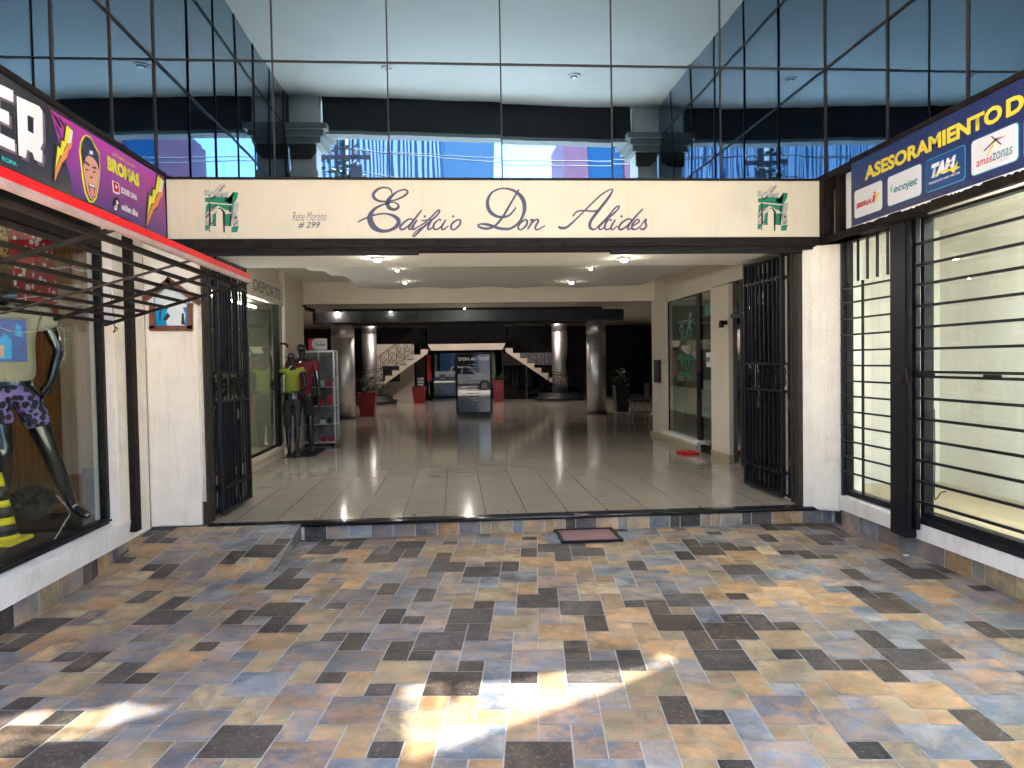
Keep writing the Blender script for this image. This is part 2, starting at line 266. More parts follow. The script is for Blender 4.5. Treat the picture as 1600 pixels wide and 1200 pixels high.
# ------------------------------------------------------------------ mesh helpers
class MB:
    def __init__(s): s.v = []; s.f = []; s.smooth = set()
    def box(s, x0, x1, y0, y1, z0, z1):
        k = len(s.v)
        s.v += [(x, y, z) for z in (z0, z1) for y in (y0, y1) for x in (x0, x1)]
        s.f += [tuple(k+i for i in q) for q in ((0, 2, 3, 1), (4, 5, 7, 6), (0, 1, 5, 4), (2, 6, 7, 3), (0, 4, 6, 2), (1, 3, 7, 5))]
        return s
    def tube(s, pts, r, n=8, cap=True):
        pts = [Vector(p) for p in pts]; rs = r if isinstance(r, (list, tuple)) else [r]*len(pts)
        k0 = len(s.v); prev = None
        for i, p in enumerate(pts):
            d = (pts[min(i+1, len(pts)-1)]-pts[max(i-1, 0)]).normalized()
            if prev is None:
                a = Vector((0, 0, 1)) if abs(d.z) < .9 else Vector((1, 0, 0)); u = d.cross(a).normalized()
            else:
                u = (prev - d*prev.dot(d)); u = u.normalized() if u.length > 1e-6 else d.orthogonal().normalized()
            prev = u; v = d.cross(u)
            for j in range(n):
                a = 2*math.pi*(j+.5)/n; s.v.append(tuple(p + (u*math.cos(a)+v*math.sin(a))*rs[i]))
        for i in range(len(pts)-1):
            for j in range(n):
                a = k0+i*n+j; b = k0+i*n+(j+1) % n
                s.f.append((a, b, b+n, a+n))
                if n > 4: s.smooth.add(len(s.f)-1)
        if cap:
            s.f.append(tuple(k0+j for j in reversed(range(n)))); s.f.append(tuple(k0+(len(pts)-1)*n+j for j in range(n)))
        return s
    def bar(s, a, b, w, h=None):          # rectangular bar between two points
        a, b = Vector(a), Vector(b); h = h or w; d = (b-a).normalized()
        up = Vector((0, 0, 1)) if abs(d.z) < .95 else Vector((1, 0, 0))
        u = d.cross(up).normalized(); v = u.cross(d).normalized(); k = len(s.v)
        for p in (a, b):
            for sx, sy in ((-1, -1), (1, -1), (1, 1), (-1, 1)): s.v.append(tuple(p+u*sx*w/2+v*sy*h/2))
        s.f += [tuple(k+i for i in q) for q in ((0, 3, 2, 1), (4, 5, 6, 7), (0, 1, 5, 4), (1, 2, 6, 5), (2, 3, 7, 6), (3, 0, 4, 7))]
        return s
    def lathe(s, prof, c=(0, 0, 0), n=24, a0=0):
        k = len(s.v)
        for r, z in prof:
            for j in range(n):
                a = a0+2*math.pi*j/n; s.v.append((c[0]+r*math.cos(a), c[1]+r*math.sin(a), c[2]+z))
        for i in range(len(prof)-1):
            for j in range(n):
                a = k+i*n+j; b = k+i*n+(j+1) % n; s.f.append((a, b, b+n, a+n))
                if n > 6: s.smooth.add(len(s.f)-1)
        s.f.append(tuple(k+j for j in reversed(range(n)))); s.f.append(tuple(k+(len(prof)-1)*n+j for j in range(n)))
        return s
    def prism(s, pts, nrm):                # closed polygon pts (3D) pushed along nrm
        nrm = Vector(nrm); k = len(s.v); n = len(pts)
        s.v += [tuple(Vector(p)) for p in pts] + [tuple(Vector(p)+nrm) for p in pts]
        s.f.append(tuple(k+i for i in reversed(range(n)))); s.f.append(tuple(k+n+i for i in range(n)))
        for i in range(n):
            j = (i+1) % n; s.f.append((k+i, k+j, k+n+j, k+n+i))
        return s
    def ribbon(s, pts, nrm, d):            # flat stroke: pts = (Vector, half width); lies in the plane of nrm
        nrm = Vector(nrm).normalized(); k = len(s.v); m = len(pts)
        for i, (p, hw) in enumerate(pts):
            t = (pts[min(i+1, m-1)][0]-pts[max(i-1, 0)][0]).normalized(); u = nrm.cross(t).normalized()
            s.v += [tuple(p+u*hw), tuple(p-u*hw), tuple(p-u*hw+nrm*d), tuple(p+u*hw+nrm*d)]
        for i in range(m-1):
            a = k+4*i; b = a+4
            for j in range(4): s.f.append((a+j, a+(j+1) % 4, b+(j+1) % 4, b+j))
        s.f += [(k, k+3, k+2, k+1), (k+4*m-4, k+4*m-3, k+4*m-2, k+4*m-1)]
        return s
    def ball(s, c, r, n=10, sc=(1, 1, 1)):
        prof = [(max(1e-4, math.sin(math.pi*i/n)), -math.cos(math.pi*i/n)) for i in range(n+1)]
        k = len(s.v); s.lathe([(r*a*sc[0], r*b*sc[2]) for a, b in prof], c, n+4); return s
    def build(s, name, material, parent=None, bevel=0):
        me = bpy.data.meshes.new(name)
        off = parent_loc(parent)
        me.from_pydata([(x-off[0], y-off[1], z-off[2]) for x, y, z in s.v], [], s.f)
        for i in s.smooth: me.polygons[i].use_smooth = True
        bm = bmesh.new(); bm.from_mesh(me); bmesh.ops.recalc_face_normals(bm, faces=bm.faces)
        if bevel:
            es = [e for e in bm.edges if len(e.link_faces) == 2 and e.calc_face_angle(0) > .6]
            bmesh.ops.bevel(bm, geom=es, offset=bevel, segments=2, affect='EDGES', clamp_overlap=True)
        bm.to_mesh(me); bm.free(); me.materials.append(material)
        o = bpy.data.objects.new(name, me); C.objects.link(o)
        if parent: o.parent = parent
        return o
def parent_loc(p):
    v = Vector((0, 0, 0))
    while p: v += p.location; p = p.parent
    return v
def thing(name, label, cat, loc=(0, 0, 0), group=None):
    o = bpy.data.objects.new(name, None); o.empty_display_size = .1; C.objects.link(o); o.location = loc
    return tag(o, label, cat, group)
def tag(o, label, cat, group=None):
    o['label'] = label; o['category'] = cat
    if group: o['group'] = group
    return o
def struct(o): o['kind'] = 'structure'; return o
def copy_thing(root, loc, label, rz=0):
    r = root.copy(); C.objects.link(r); r.location = loc; r.rotation_euler = (0, 0, rz); r['label'] = label
    for ch in list(root.children):
        c = ch.copy(); C.objects.link(c); c.parent = r
        for g in list(ch.children):
            d = g.copy(); C.objects.link(d); d.parent = c
    return r
def mesh_of(o):                            # bake modifiers / curve into a plain mesh
    dg = bpy.context.evaluated_depsgraph_get(); return bpy.data.meshes.new_from_object(o.evaluated_get(dg))
def text(s, name, material, parent, o, u, v, w, h, bold=0.0, shear=0.0, d=.002, mirror=False):
    """lettering fitted into the rectangle o + w*u + h*v (u, v are unit vectors), standing d proud"""
    cu = bpy.data.curves.new('t', 'FONT'); cu.body = s; cu.offset = bold; cu.shear = shear; cu.fill_mode = 'FRONT'; cu.resolution_u = 3
    ob = bpy.data.objects.new('t', cu); C.objects.link(ob); me = mesh_of(ob); bpy.data.objects.remove(ob)
    xs = [q.co.x for q in me.vertices]; ys = [q.co.y for q in me.vertices]
    x0, x1, y0, y1 = min(xs), max(xs), min(ys), max(ys); u = Vector(u); v = Vector(v); n = u.cross(v); o = Vector(o)
    off = parent_loc(parent)
    for q in me.vertices:
        a = (q.co.x-x0)/(x1-x0); a = 1-a if mirror else a
        q.co = o + u*(w*a) + v*(h*(q.co.y-y0)/(y1-y0)) + n*d - off
    me.name = name; me.materials.clear(); me.materials.append(material)
    ob = bpy.data.objects.new(name, me); C.objects.link(ob); ob.parent = parent
    return ob
def smooth_path(P, k=6):                   # Catmull-Rom through tuples
    out = []; n = len(P)
    for i in range(n-1):
        p0, p1, p2, p3 = P[max(i-1, 0)], P[i], P[i+1], P[min(i+2, n-1)]
        for j in range(k):
            t = j/k
            out.append(tuple(.5*((2*b)+(-a+c)*t+(2*a-5*b+4*c-d)*t*t+(-a+3*b-3*c+d)*t**3) for a, b, c, d in zip(p0, p1, p2, p3)))
    out.append(tuple(P[-1])); return out
def rounded(x0, x1, y0, y1, r, n=4):
    out = []
    for cx, cy_, a in ((x1-r, y1-r, 0), (x0+r, y1-r, 90), (x0+r, y0+r, 180), (x1-r, y0+r, 270)):
        for i in range(n+1):
            t = R(a+90*i/n); out.append((cx+r*math.cos(t), cy_+r*math.sin(t)))
    return out
X = Vector((1, 0, 0)); Y = Vector((0, 1, 0)); Z = Vector((0, 0, 1))
# ------------------------------------------------------------------ court floor: hopscotch pattern of three stone sizes
ZF = .165                                   # hall floor level
U = .1432; TH = R(-6.3); T0 = at(752.5, 1067.5, 'z', 0)
ux = Vector((math.cos(TH), math.sin(TH), 0)); uy = Vector((math.sin(TH), -math.cos(TH), 0))
TCOL = [((.56, .33, .155), (.36, .27, .17)), ((.50, .38, .21), (.30, .25, .19)), ((.20, .22, .265), (.31, .235, .18)), ((.165, .20, .26), (.29, .285, .27)),
        ((.25, .25, .265), (.40, .29, .20)), ((.052, .044, .038), (.10, .07, .05)), ((.032, .032, .032), (.07, .058, .05)), ((.33, .29, .185), (.42, .27, .16)),
        ((.10, .082, .072), (.07, .065, .065)), ((.44, .28, .18), (.20, .205, .235))]
TW = [10, 8, 10, 9, 8, 7, 5, 8, 9, 7]
def tile_colour(rnd, big=False):
    a, b = rnd.choices(TCOL, [w_*(.6 if big else 1.35) if i_ in (5, 6) else w_ for i_, w_ in enumerate(TW)])[0]; k = rnd.uniform(.82, 1.2)*.9
    return tuple(q*k for q in a)+(1,), tuple(q*k for q in b)+(1,)
def tile_mesh(name, rects, build_pt, clips, zoff=0, keep=None, parent=None):
    """rects: (corners2d list) -> faces with their own colours, clipped by planes (co, no) keeping the negative side"""
    bm = bmesh.new(); la = bm.loops.layers.float_color.new('tcol'); lb = bm.loops.layers.float_color.new('tcol2'); rnd = random.Random(19)
    for q in rects:
        f = bm.faces.new([bm.verts.new(p) for p in q]); a, b = tile_colour(rnd, abs((Vector(q[1])-Vector(q[0])).length) > 1.5*U and abs((Vector(q[2])-Vector(q[1])).length) > 1.5*U)
        for lp in f.loops: lp[la] = a; lp[lb] = b
    for cpt, cno in clips:
        bmesh.ops.bisect_plane(bm, geom=bm.verts[:]+bm.edges[:]+bm.faces[:], plane_co=cpt, plane_no=cno, clear_outer=True)
    if keep:
        for cpt, cno in (((RX, 0, 0), (1, 0, 0)), ((0, RY, 0), (0, 1, 0))):
            bmesh.ops.bisect_plane(bm, geom=bm.verts[:]+bm.edges[:]+bm.faces[:], plane_co=cpt, plane_no=cno)
        bmesh.ops.delete(bm, geom=[f for f in bm.faces if not keep(f.calc_center_median())], context='FACES')
    for v in bm.verts: v.co = build_pt(v.co)
    bmesh.ops.recalc_face_normals(bm, faces=bm.faces)
    me = bpy.data.meshes.new(name); bm.to_mesh(me); bm.free(); me.materials.append(MT['tile'])
    o = bpy.data.objects.new(name, me); C.objects.link(o)
    if parent: o.parent = parent
    return o
RX, RY = -1.45, -1.12                      # ramp: right edge, toe
def court_rects():
    g = .0036; out = []
    for i in range(-60, 60):
        for j in range(-60, 60):
            cx, cy_ = -i-2*j, 3*i-j
            if abs(cx) > 46 or cy_ < -32 or cy_ > 34: continue
            for (a, b, w_, h_) in ((0, 0, 2, 2), (0, 2, 1, 1), (1, 2, 1, 2)):
                q = []
                for (s, t) in ((0, 0), (w_, 0), (w_, h_), (0, h_)):
                    p = T0 + ux*((cx+a+s)*U + (g if s == 0 else -g)) + uy*((cy_+b+t)*U + (g if t == 0 else -g))
                    q.append((p.x, p.y, 0))
                out.append(q)
    return out
inr = lambda c: c.x < RX and c.y > RY
CL = [((0, 0, 0), (0, 1, 0)), ((-2.8, 0, 0), (-1, 0, 0)), ((3.7, 0, 0), (1, 0, 0)), ((0, -7.9, 0), (0, -1, 0))]
RC = court_rects()
struct(tile_mesh('courtyard_floor', RC, lambda c: c, CL, keep=lambda c: not inr(c)))
rz = lambda y: max(0, (y-RY)/(-RY))*(ZF-.012)+.004
rt = thing('ramp', 'short tiled ramp rising to the hall beside the cream pillar', 'ramp', (0, 0, 0))
tile_mesh('ramp_tiles', RC, lambda c: Vector((c.x, c.y, rz(c.y))), CL, keep=inr, parent=rt)
m = MB(); m.box(-2.8, 3.7, -7.9, 0, -.12, -.003); struct(m.build('courtyard_ground', MT['grout']))
m = MB(); m.prism([(RX, RY, 0), (RX, -.001, 0), (RX, -.001, rz(0)-.003)], (-1.35, 0, 0)); m.build('ramp_bed', MT['grout'], rt)
# ramp flank, step riser and skirtings in the same tile
def strip(name, o_, u_, v_, L, h, wmin, wmax, seed, hf=None, label=None):
    rnd = random.Random(seed); o_ = Vector(o_); u_ = Vector(u_); v_ = Vector(v_); n = u_.cross(v_); x = 0; q = []; g = .003
    while x < L-.02:
        w_ = min(L-x, rnd.choice((wmin, wmax, wmax))); h0 = h if not hf else hf(x); h1 = h if not hf else hf(x+w_)
        if min(h0, h1) > .004 or hf: q.append([tuple(o_+u_*(x+g)+v_*.002), tuple(o_+u_*(x+w_-g)+v_*.002), tuple(o_+u_*(x+w_-g)+v_*max(.003, h1-.004)), tuple(o_+u_*(x+g)+v_*max(.003, h0-.004))])
        x += w_
    return tile_mesh(name, q, lambda c: c, [])
strip('flank_tiles', (RX+.003, RY, 0), Y, Z, -RY, .1, .15, .29, 3, hf=lambda y: rz(y+RY)).parent = rt
st = thing('entrance_step', 'low step faced with slate tiles under a black granite nosing', 'step', (0, 0, 0))
strip('riser_tiles', (RX+.03, -.012, 0), X, Z, 3.7-RX-.04, .122, .10, .205, 5).parent = st
m = MB(); m.box(RX, 3.39, -.010, .02, 0, .124).box(3.39, 3.70, -.010, .02, 0, .124); m.build('step_core', MT['grout'], st)
# threshold: black granite nosing
m = MB(); m.tube([(-1.42, -.022, .142), (3.55, -.022, .142)], .021, 12); m.box(-2.29, 3.39, -.022, .075, .122, ZF+.001)
m.build('granite_nosing', MT['granite'], st)
# hall floor
m = MB(); m.box(-12, 14, .075, 26, ZF-.1, ZF); struct(m.build('hall_floor', MT['mallfloor']))
for i, px in enumerate((493, 648, 795, 949, 1096)):
    p = at(px, (811, 805, 800, 797, 793)[i], 'z', ZF)
    o = MB().lathe([(.014, .0), (.014, .004), (.008, .004), (.008, .001)], (p.x, max(.12, p.y), ZF), 12).build('bolt_socket', MT['black'])
    tag(o, ['small dark gate bolt socket in hall floor beside ramp top', 'small dark gate bolt socket, second from the ramp', 'small dark gate bolt socket at middle of threshold', 'small dark gate bolt socket behind the pink doormat', 'small dark gate bolt socket at the dark office end of the threshold'][i], 'bolt socket', 'bolt sockets along the threshold')
# street behind the viewer
m = MB(); m.box(-30, 30, -11, -7.9, -.12, 0); struct(m.build('pavement', MT['pave']))
m = MB(); m.box(-30, 30, -17.2, -11, -.3, -.13); struct(m.build('road', MT['asphalt']))
m = MB(); m.box(-30, 30, -21.2, -17.2, -.3, 0); struct(m.build('far_pavement', MT['pave']))
m = MB(); m.box(-200, 200, -200, 200, -.5, -.32); struct(m.build('ground', MT['asphalt']))

# ------------------------------------------------------------------ the building's own masses
SO = 6.02
m = MB(); m.box(-2.72, 3.70, -5.95, 0.2, SO, SO+.012); soff = m.build('canopy_soffit', MT['soffit'])
tag(soff, 'white flat ceiling high above the court, seen in the mirror glass', 'canopy ceiling')
m = MB(); m.box(-12, 14, -5.0, 26, SO+.2, SO+6); o = m.build('upper_storeys', MT['pinkw']); tag(o, 'plain upper storeys of the building above the court', 'building')
# unseen slab added over the pavement, two openings cut to throw the sun patches
cu = bpy.data.curves.new('c', 'CURVE'); cu.dimensions = '2D'; cu.fill_mode = 'BOTH'
def spl(pts):
    s = cu.splines.new('POLY'); s.points.add(len(pts)-1); s.use_cyclic_u = True
    for q, p in zip(s.points, pts): q.co = (p[0], p[1], 0, 1)
spl([(-8, -4.6), (3.9, -4.6), (3.9, -8.0), (-8, -8.0)])
SZ = SO+.05
def up(px, py):
    p = at(px, py, 'z', 0); k = SZ/SUNV.z; return (p.x+SUNV.x*k, p.y+SUNV.y*k)
spl([up(*q) for q in ((632, 1072), (655, 1071), (657, 1068), (700, 1067), (701, 1100), (720, 1094), (720, 1067), (800, 1065), (887, 1050), (977, 1047), (1013, 1041), (1037, 1021), (1062, 1034), (1000, 1062), (942, 1086), (887, 1105), (800, 1137), (637, 1196))])
spl([up(*q) for q in ((-380, 1150), (0, 1124), (50, 1113), (150, 1111), (188, 1098), (240, 1106), (262, 1104), (292, 1099), (240, 1117), (190, 1130), (150, 1152), (110, 1160), (40, 1165), (0, 1188), (-380, 1262))])
cu.extrude = .02
ob = bpy.data.objects.new('c', cu); C.objects.link(ob); me = mesh_of(ob); bpy.data.objects.remove(ob); me.materials.clear(); me.materials.append(MT['colwhite'])
o = bpy.data.objects.new('sun_mask_slab', me); o.location = (0, 0, SZ+.021); C.objects.link(o); tag(o, 'unseen slab added over the pavement, openings cut to shape the sun patches', 'canopy')
MB().box(-7, 3.2, -7.95, -4.8, SZ+.045, SZ+.05).build('sun_dimmer', MT['sun_dim'], o)  # tinted sheet added to weaken the sun through the openings
for a_, b_, r_ in (((-40, 1141), (240, 1139), .018), ((560, 1094), (712, 1097), .010), ((560, 1103), (712, 1105), .010), ((672, 1060), (668, 1110), .012), ((50, 1150), (90, 1108), .014), ((125, 1150), (165, 1108), .014)):
    q0, q1 = up(*a_), up(*b_); b = MB().tube([(q0[0], q0[1], SZ-.02), (q1[0], q1[1], SZ-.02)], r_, 8).build('shadow_rod', MT['black'], o)  # bars added to lay thin shadows across the sun patches
# dark fascia beam at the street edge
a0, b0 = Vector((-2.08, -5.48, 0)), Vector((3.14, -5.86, 0))
m = MB(); m.prism([(a0.x, a0.y, 5.47), (b0.x, b0.y, 5.47), (b0.x, b0.y-.25, 5.47), (a0.x, a0.y-.25, 5.47)], (0, 0, SO-5.471)); o = m.build('street_fascia', MT['dark']); tag(o, 'black fascia beam across the street edge of the canopy', 'beam')
m = MB(); m.prism([(a0.x, a0.y+.02, 5.41), (b0.x, b0.y+.02, 5.41), (b0.x, b0.y-.25, 5.41), (a0.x, a0.y-.25, 5.41)], (0, 0, .058)); m.build('fascia_trim', MT['capital'], o)
# the two street columns with stepped capitals
def column(x0, x1, y, label):
    t = thing('street_column', label, 'column', ((x0+x1)/2, y-.3, 0), 'columns at the street edge')
    m = MB(); m.box(x0, x1, y-.55, y, 0, 4.80).box(x0-.01, x1+.01, y-.56, y+.01, 4.72, 4.76); m.build('shaft', MT['colwhite'], t)
    m = MB()
    for i in range(3): e = .06+.055*i; m.box(x0-e, x1+e, y-.55-e, y+e, 5.23+.10*i, 5.33+.10*i-.004)
    m.build('capital', MT['capital'], t)
    m = MB(); m.box(x0+.03, x1-.03, y-.5, y-.03, 4.80, 5.23); m.build('neck', MT['colwhite'], t)
    m = MB(); m.prism([(x0, y+.012, 5.22), (x1-.02, y+.012, 5.22), (x1-.02, y+.012, 5.10), (x1-.14, y+.012, 4.99), (x0, y+.012, 4.99)], (0, -.04, 0)); m.build('panel', MT['capwood'], t)
    m = MB(); m.box(x0, x1+.02, y-.5, y-.02, 5.535, SO-.001); m.build('head_block', MT['colwhite'], t)
column(-2.64, -2.16, -5.42, 'white street column with stepped grey capital, on the clothes shop side')
column(3.20, 3.62, -5.80, 'white street column with stepped grey capital, on the travel agency side')
# downlights in the soffit
def downlight(x, y, z, label, group, r=.10, lit=False, drop=.0):
    t = thing('downlight', label, 'ceiling light', (x, y, z), group)
    MB().lathe([(r, 0), (r, -.012), (r*.72, -.02), (r*.7, -.004), (r*.2, -.003)], (x, y, z), 20).build('trim', MT['white'] if not lit else MT['cream'], t)
    if lit:
        MB().ball((x, y, z-.012-drop), r*.55, 8, (1, 1, .55)).build('bulb', MT['lit'], t)
    else:
        MB().ball((x, y, z-.015), r*.5, 8, (1, 1, .7)).build('bulb', MT['alu'], t)
    return t
downlight(-.90, -4.26, SO, 'round unlit downlight in the high soffit, on the clothes shop side', 'unlit soffit lights')
downlight(1.92, -4.40, SO, 'round unlit downlight in the high soffit, on the travel agency side', 'unlit soffit lights')

# ------------------------------------------------------------------ mirror glass walls
GZ = [3.345, 4.405, 5.48, 6.018]
def glasswall(name, label, o_, u_, cols, loc):
    t = thing('mirror_glass_wall', label, 'glass facade', loc); o_ = Vector(o_); u_ = Vector(u_); n = u_.cross(Z); rnd = random.Random(hash(name) % 97 if False else len(name)*7)
    for i in range(len(cols)-1):
        for j in range(3):
            a, b = cols[i], cols[i+1]; c = o_+u_*((a+b)/2); zc = (GZ[j]+GZ[j+1])/2
            e1, e2 = rnd.gauss(0, .0016), rnd.gauss(0, .0016); ww, hh = (b-a)/2, (GZ[j+1]-GZ[j])/2; P = []
            for sx, sz in ((-1, -1), (1, -1), (1, 1), (-1, 1)):
                P.append(o_+u_*((a+b)/2+sx*ww)+Z*(zc+sz*hh)+n*(sx*e1*ww+sz*e2*hh)-n*.004)
            MB().prism(P, -n*.008).build('glass_pane', MT['mirror'], t)
    m = MB()
    for c in cols: p = o_+u_*c; m.bar(p+Z*GZ[0]+n*.002, p+Z*GZ[-1]+n*.002, .014, .012)
    for z in GZ[:-1]: m.bar(o_+u_*cols[0]+Z*z+n*.005, o_+u_*cols[-1]+Z*z+n*.005, .015, .012)
    m.build('mullions', MT['rust'], t)
    return t
glasswall('f', 'mirror glass wall with brown mullions facing the street above the cream sign', (0, 0, 0), X, [-2.65, -1.606, -.565, .483, 1.532, 2.587, 3.63], (0.5, 0, 3.3))
glasswall('ll', 'mirror glass side wall above the clothes shop', (-2.65, 0, 0), Y, [-5.62, -5.2, -4.33, -3.46, -2.6, -1.74, -.873, 0], (-2.65, -2.8, 3.3))
glasswall('rrr', 'mirror glass side wall above the travel agency sign', (3.63, 0, 0), -Y, [0, 1.03, 2.0, 3.05, 4.02, 5.05, 5.98], (3.63, -2.8, 3.3))
# dark backing of the side walls above the shops
m = MB(); m.box(-5.6, -2.68, -5.5, .0, 3.40, SO+.19); tag(m.build('upper_wall', MT['dark']), 'dark wall mass behind the side glass above the clothes shop', 'wall')
m = MB(); m.box(3.67, 7.5, -5.9, .0, 3.40, SO+.19); tag(m.build('upper_wall', MT['dark']), 'dark wall mass behind the side glass above the travel agency', 'wall')
m = MB(); m.box(-12, 14, .02, .35, 3.25, SO+.19); tag(m.build('upper_wall', MT['dark']), 'dark wall mass behind the street-facing glass above the cream sign', 'wall')

# ------------------------------------------------------------------ across the street
t = thing('ribbed_building', 'tall building clad in pale blue vertical ribs across the street', 'building', (-8, -21, 0))
m = MB(); m.box(-18, -.15, -24, -21.2, 0, 10.3); m.build('wall', MT['bluebase'], t)
m = MB()
for i in range(104): x = -17.9+.17*i; m.box(x, x+.085, -21.199, -21.12, 3.2, 10.3)
m.build('ribs', MT['bluerib'], t)
m = MB(); m.box(-17, -1.5, -21.19, -21.1, .3, 2.9); m.build('shopfront', MT['carglass'], t)
t = thing('plain_building', 'smooth blue building beside the ribbed one across the street', 'building', (.8, -21, 0))
m = MB(); m.box(-.14, 1.75, -24, -21.3, 0, 10.3); m.build('wall', MT['bluesmooth'], t)
m = MB(); m.box(.2, 1.4, -21.299, -21.25, 0, 2.4); m.build('door', MT['carglass'], t)
t = thing('mauve_building', 'mauve building with blue tinted window strips across the street', 'building', (8, -21, 0))
m = MB(); m.box(4.3, 5.3, -24, -21.2, 0, 10.3).box(5.3, 6.6, -24, -21.4, 0, 10.3).box(6.6, 8.0, -24, -21.2, 0, 10.3).box(8, 9.6, -24, -21.4, 0, 10.3).box(9.6, 12.0, -24, -21.2, 0, 10.3); m.build('wall', MT['pinkw'], t)
for x0 in (5.34, 8.04):
    for k in range(4): MB().box(x0, x0+(1.22 if x0 < 6 else 1.5), -21.399, -21.36, .4+2.6*k, 2.85+2.6*k).build('window', MT['blueglass'], t)
m = MB(); m.box(12, 20, -26, -21.2, 0, 9); tag(m.build('low_building', MT['bluesmooth']), 'low blue building at the far end across the street', 'building')
m = MB(); m.box(1.75, 4.3, -24, -21.3, 0, 4.2); tag(m.build('gap_shop', MT['colwhite']), 'low white shop in the gap between two tall buildings', 'building')
# pole with cross arms and cables
t = thing('utility_pole', 'dark utility pole with crossarms and transformer across the street', 'utility pole', (-3.5, -17.6, 0))
MB().tube([(-3.5, -17.6, 0), (-3.5, -17.6, 10.2)], [.16, .10], 12).build('post', MT['polec'], t)
MB().bar((-4.3, -17.5, 8.3), (-2.7, -17.5, 8.3), .1, .12).bar((-4.3, -17.5, 9.3), (-2.7, -17.5, 9.3), .1, .12).bar((-3.72, -17.45, 7.2), (-3.72, -17.45, 10.2), .09).bar((-3.2, -17.45, 7.2), (-3.2, -17.45, 10.2), .09).build('crossarms', MT['polec'], t)
MB().lathe([(.02, -.45), (.16, -.42), (.18, 0), (.16, .4), (.04, .5)], (-3.1, -17.25, 7.6), 14).build('transformer', MT['polec'], t)
for x in (-4.2, -3.9, -3.1, -2.8): MB().lathe([(.03, 0), (.06, .05), (.03, .1), (.05, .16), (.01, .2)], (x, -17.5, 8.36), 8).build('insulator', MT['capital'], t)
rnd = random.Random(4); m = MB()
for i in range(150):
    p = Vector((-3.5+rnd.gauss(0, .38), -17.4+rnd.gauss(0, .2), 7.4+rnd.gauss(0, .5))); d = Vector((rnd.gauss(0, 1), rnd.gauss(0, 1), rnd.gauss(0, 1))).normalized()*.13
    e = d.cross(Vector((rnd.gauss(0, 1), rnd.gauss(0, 1), 1))).normalized()*.05; m.prism([p-e, p+d*.5-e*1.4, p+d, p+d*.5+e*1.4, p+e], d.cross(e).normalized()*.006)
m.build('creeper', MT['leaf'], t)
m = MB()
for k, (z, s) in enumerate(((8.6, .5), (8.55, .3), (9.5, .4), (7.9, .7))):
    m.tube([(-3.5+x*1.0, -17.5+.02*k, z-s*(1-((x-(-8))/8.)**2 if x < 0 else 1-((x-8)/8.)**2)) for x in range(-16, 17, 1)], .018, 5)
tag(m.build('overhead_cables', MT['polec']), 'sagging overhead cables strung along the far side of the street', 'cable')
# ------------------------------------------------------------------ walls round the entrance
def wallobj(name, label, cat, build, material, bevel=0, parent=None):
    m = MB(); build(m); return tag(m.build(name, material, parent, bevel), label, cat)
wallobj('pillar', 'cream stucco pillar with the gabled picture, beside the clothes shop', 'pillar', lambda m: m.box(-2.80, -2.345, 0, .30, .165, 2.76).box(-2.345, -2.30, .03, .30, .37, 2.70), MT['stucco'], .008)
wallobj('pillar', 'white stucco pillar between the dark office gate and the barred shop', 'pillar', lambda m: m.prism([(3.385, .05, .13), (3.385, .45, .13), (3.70, .45, .13), (3.70, -.16, .13), (3.475, -.03, .13)], (0, 0, 2.57)), MT['stucco'], .012)
# clothes shop wall on the left side of the court
t = thing('clothes_shop', 'clothes shop with display window, white plinth and brown wood panel interior', 'shop', (-2.8, -2.5, 0))
m = MB(); m.box(-2.98, -2.801, -.42, 0, .16, 2.95).box(-2.96, -2.765, -.70, -.50, .30, 2.95); m.build('wall', MT['stucco'], t, .004)
m = MB(); m.prism([(-2.802, -5.5, .155), (-2.98, -5.5, .155), (-2.98, -5.5, .36), (-2.86, -5.5, .352), (-2.76, -5.5, .335), (-2.785, -5.5, .155)], (0, 5.08, 0)); m.box(-2.98, -2.79, -.42, -.02, .155, .17); m.build('plinth', MT['stuccow'], t)
m = MB(); m.box(-2.90, -2.84, -5.5, -.72, .355, .40).box(-2.90, -2.84, -.745, -.70, .40, 2.62).box(-2.90, -2.84, -5.5, -.70, 2.60, 2.80).box(-2.862, -2.825, -5.5, -.70, .375, .388); m.build('window_frame', MT['black'], t)
MB().box(-2.876, -2.870, -5.5, -.745, .40, 2.60).build('window_pane', MT['glass'], t)
m = MB(); m.box(-3.9, -2.91, -5.5, -.30, .36, .38); m.build('display_floor', MT['black'], t)
m = MB(); m.prism([(-2.94, -3.4, .381), (-2.94, -2.1, .381), (-3.30, -1.15, .381), (-3.9, -1.15, .381), (-3.9, -3.4, .381)], (0, 0, .07)); m.build('platform', MT['darkwood'], t)
m = MB(); m.box(-4.0, -3.9, -5.5, -.3, .36, 3.0).box(-3.9, -2.9, -.34, -.28, .36, 3.0); m.build('back_panel', MT['woodp'], t)
m = MB(); m.box(-3.36, -3.02, -.375, -.341, .72, 2.35).box(-3.33, -3.05, -.39, -.3751, 2.0, 2.28).box(-3.33, -3.05, -.39, -.3751, .85, 1.75); m.build('door_panel', MT['woodl'], t)
m = MB(); m.box(-3.895, -3.80, -2.15, -1.35, .38, 2.6); m.build('dark_screen', MT['black'], t)
m = MB(); m.box(-3.18, -2.92, -.44, -.38, .381, .78); m.build('grey_box', MT['shelfg'], t)
m = MB(); m.box(-5.6, -2.7, -5.55, .0, 3.34, 3.39).box(-5.6, -2.9, -5.55, 0, 3.0, 3.05).box(-5.6, -5.5, -5.55, 0, 0, 3.0); m.build('roof', MT['dark'], t)
m = MB(); m.box(-2.98, -2.80, -5.5, .0, 2.80, 3.34); m.build('header', MT['dark'], t)
sk = thing('tile_skirting', 'slate tile skirting under the white plinth of the clothes shop', 'skirting', (0, 0, 0))
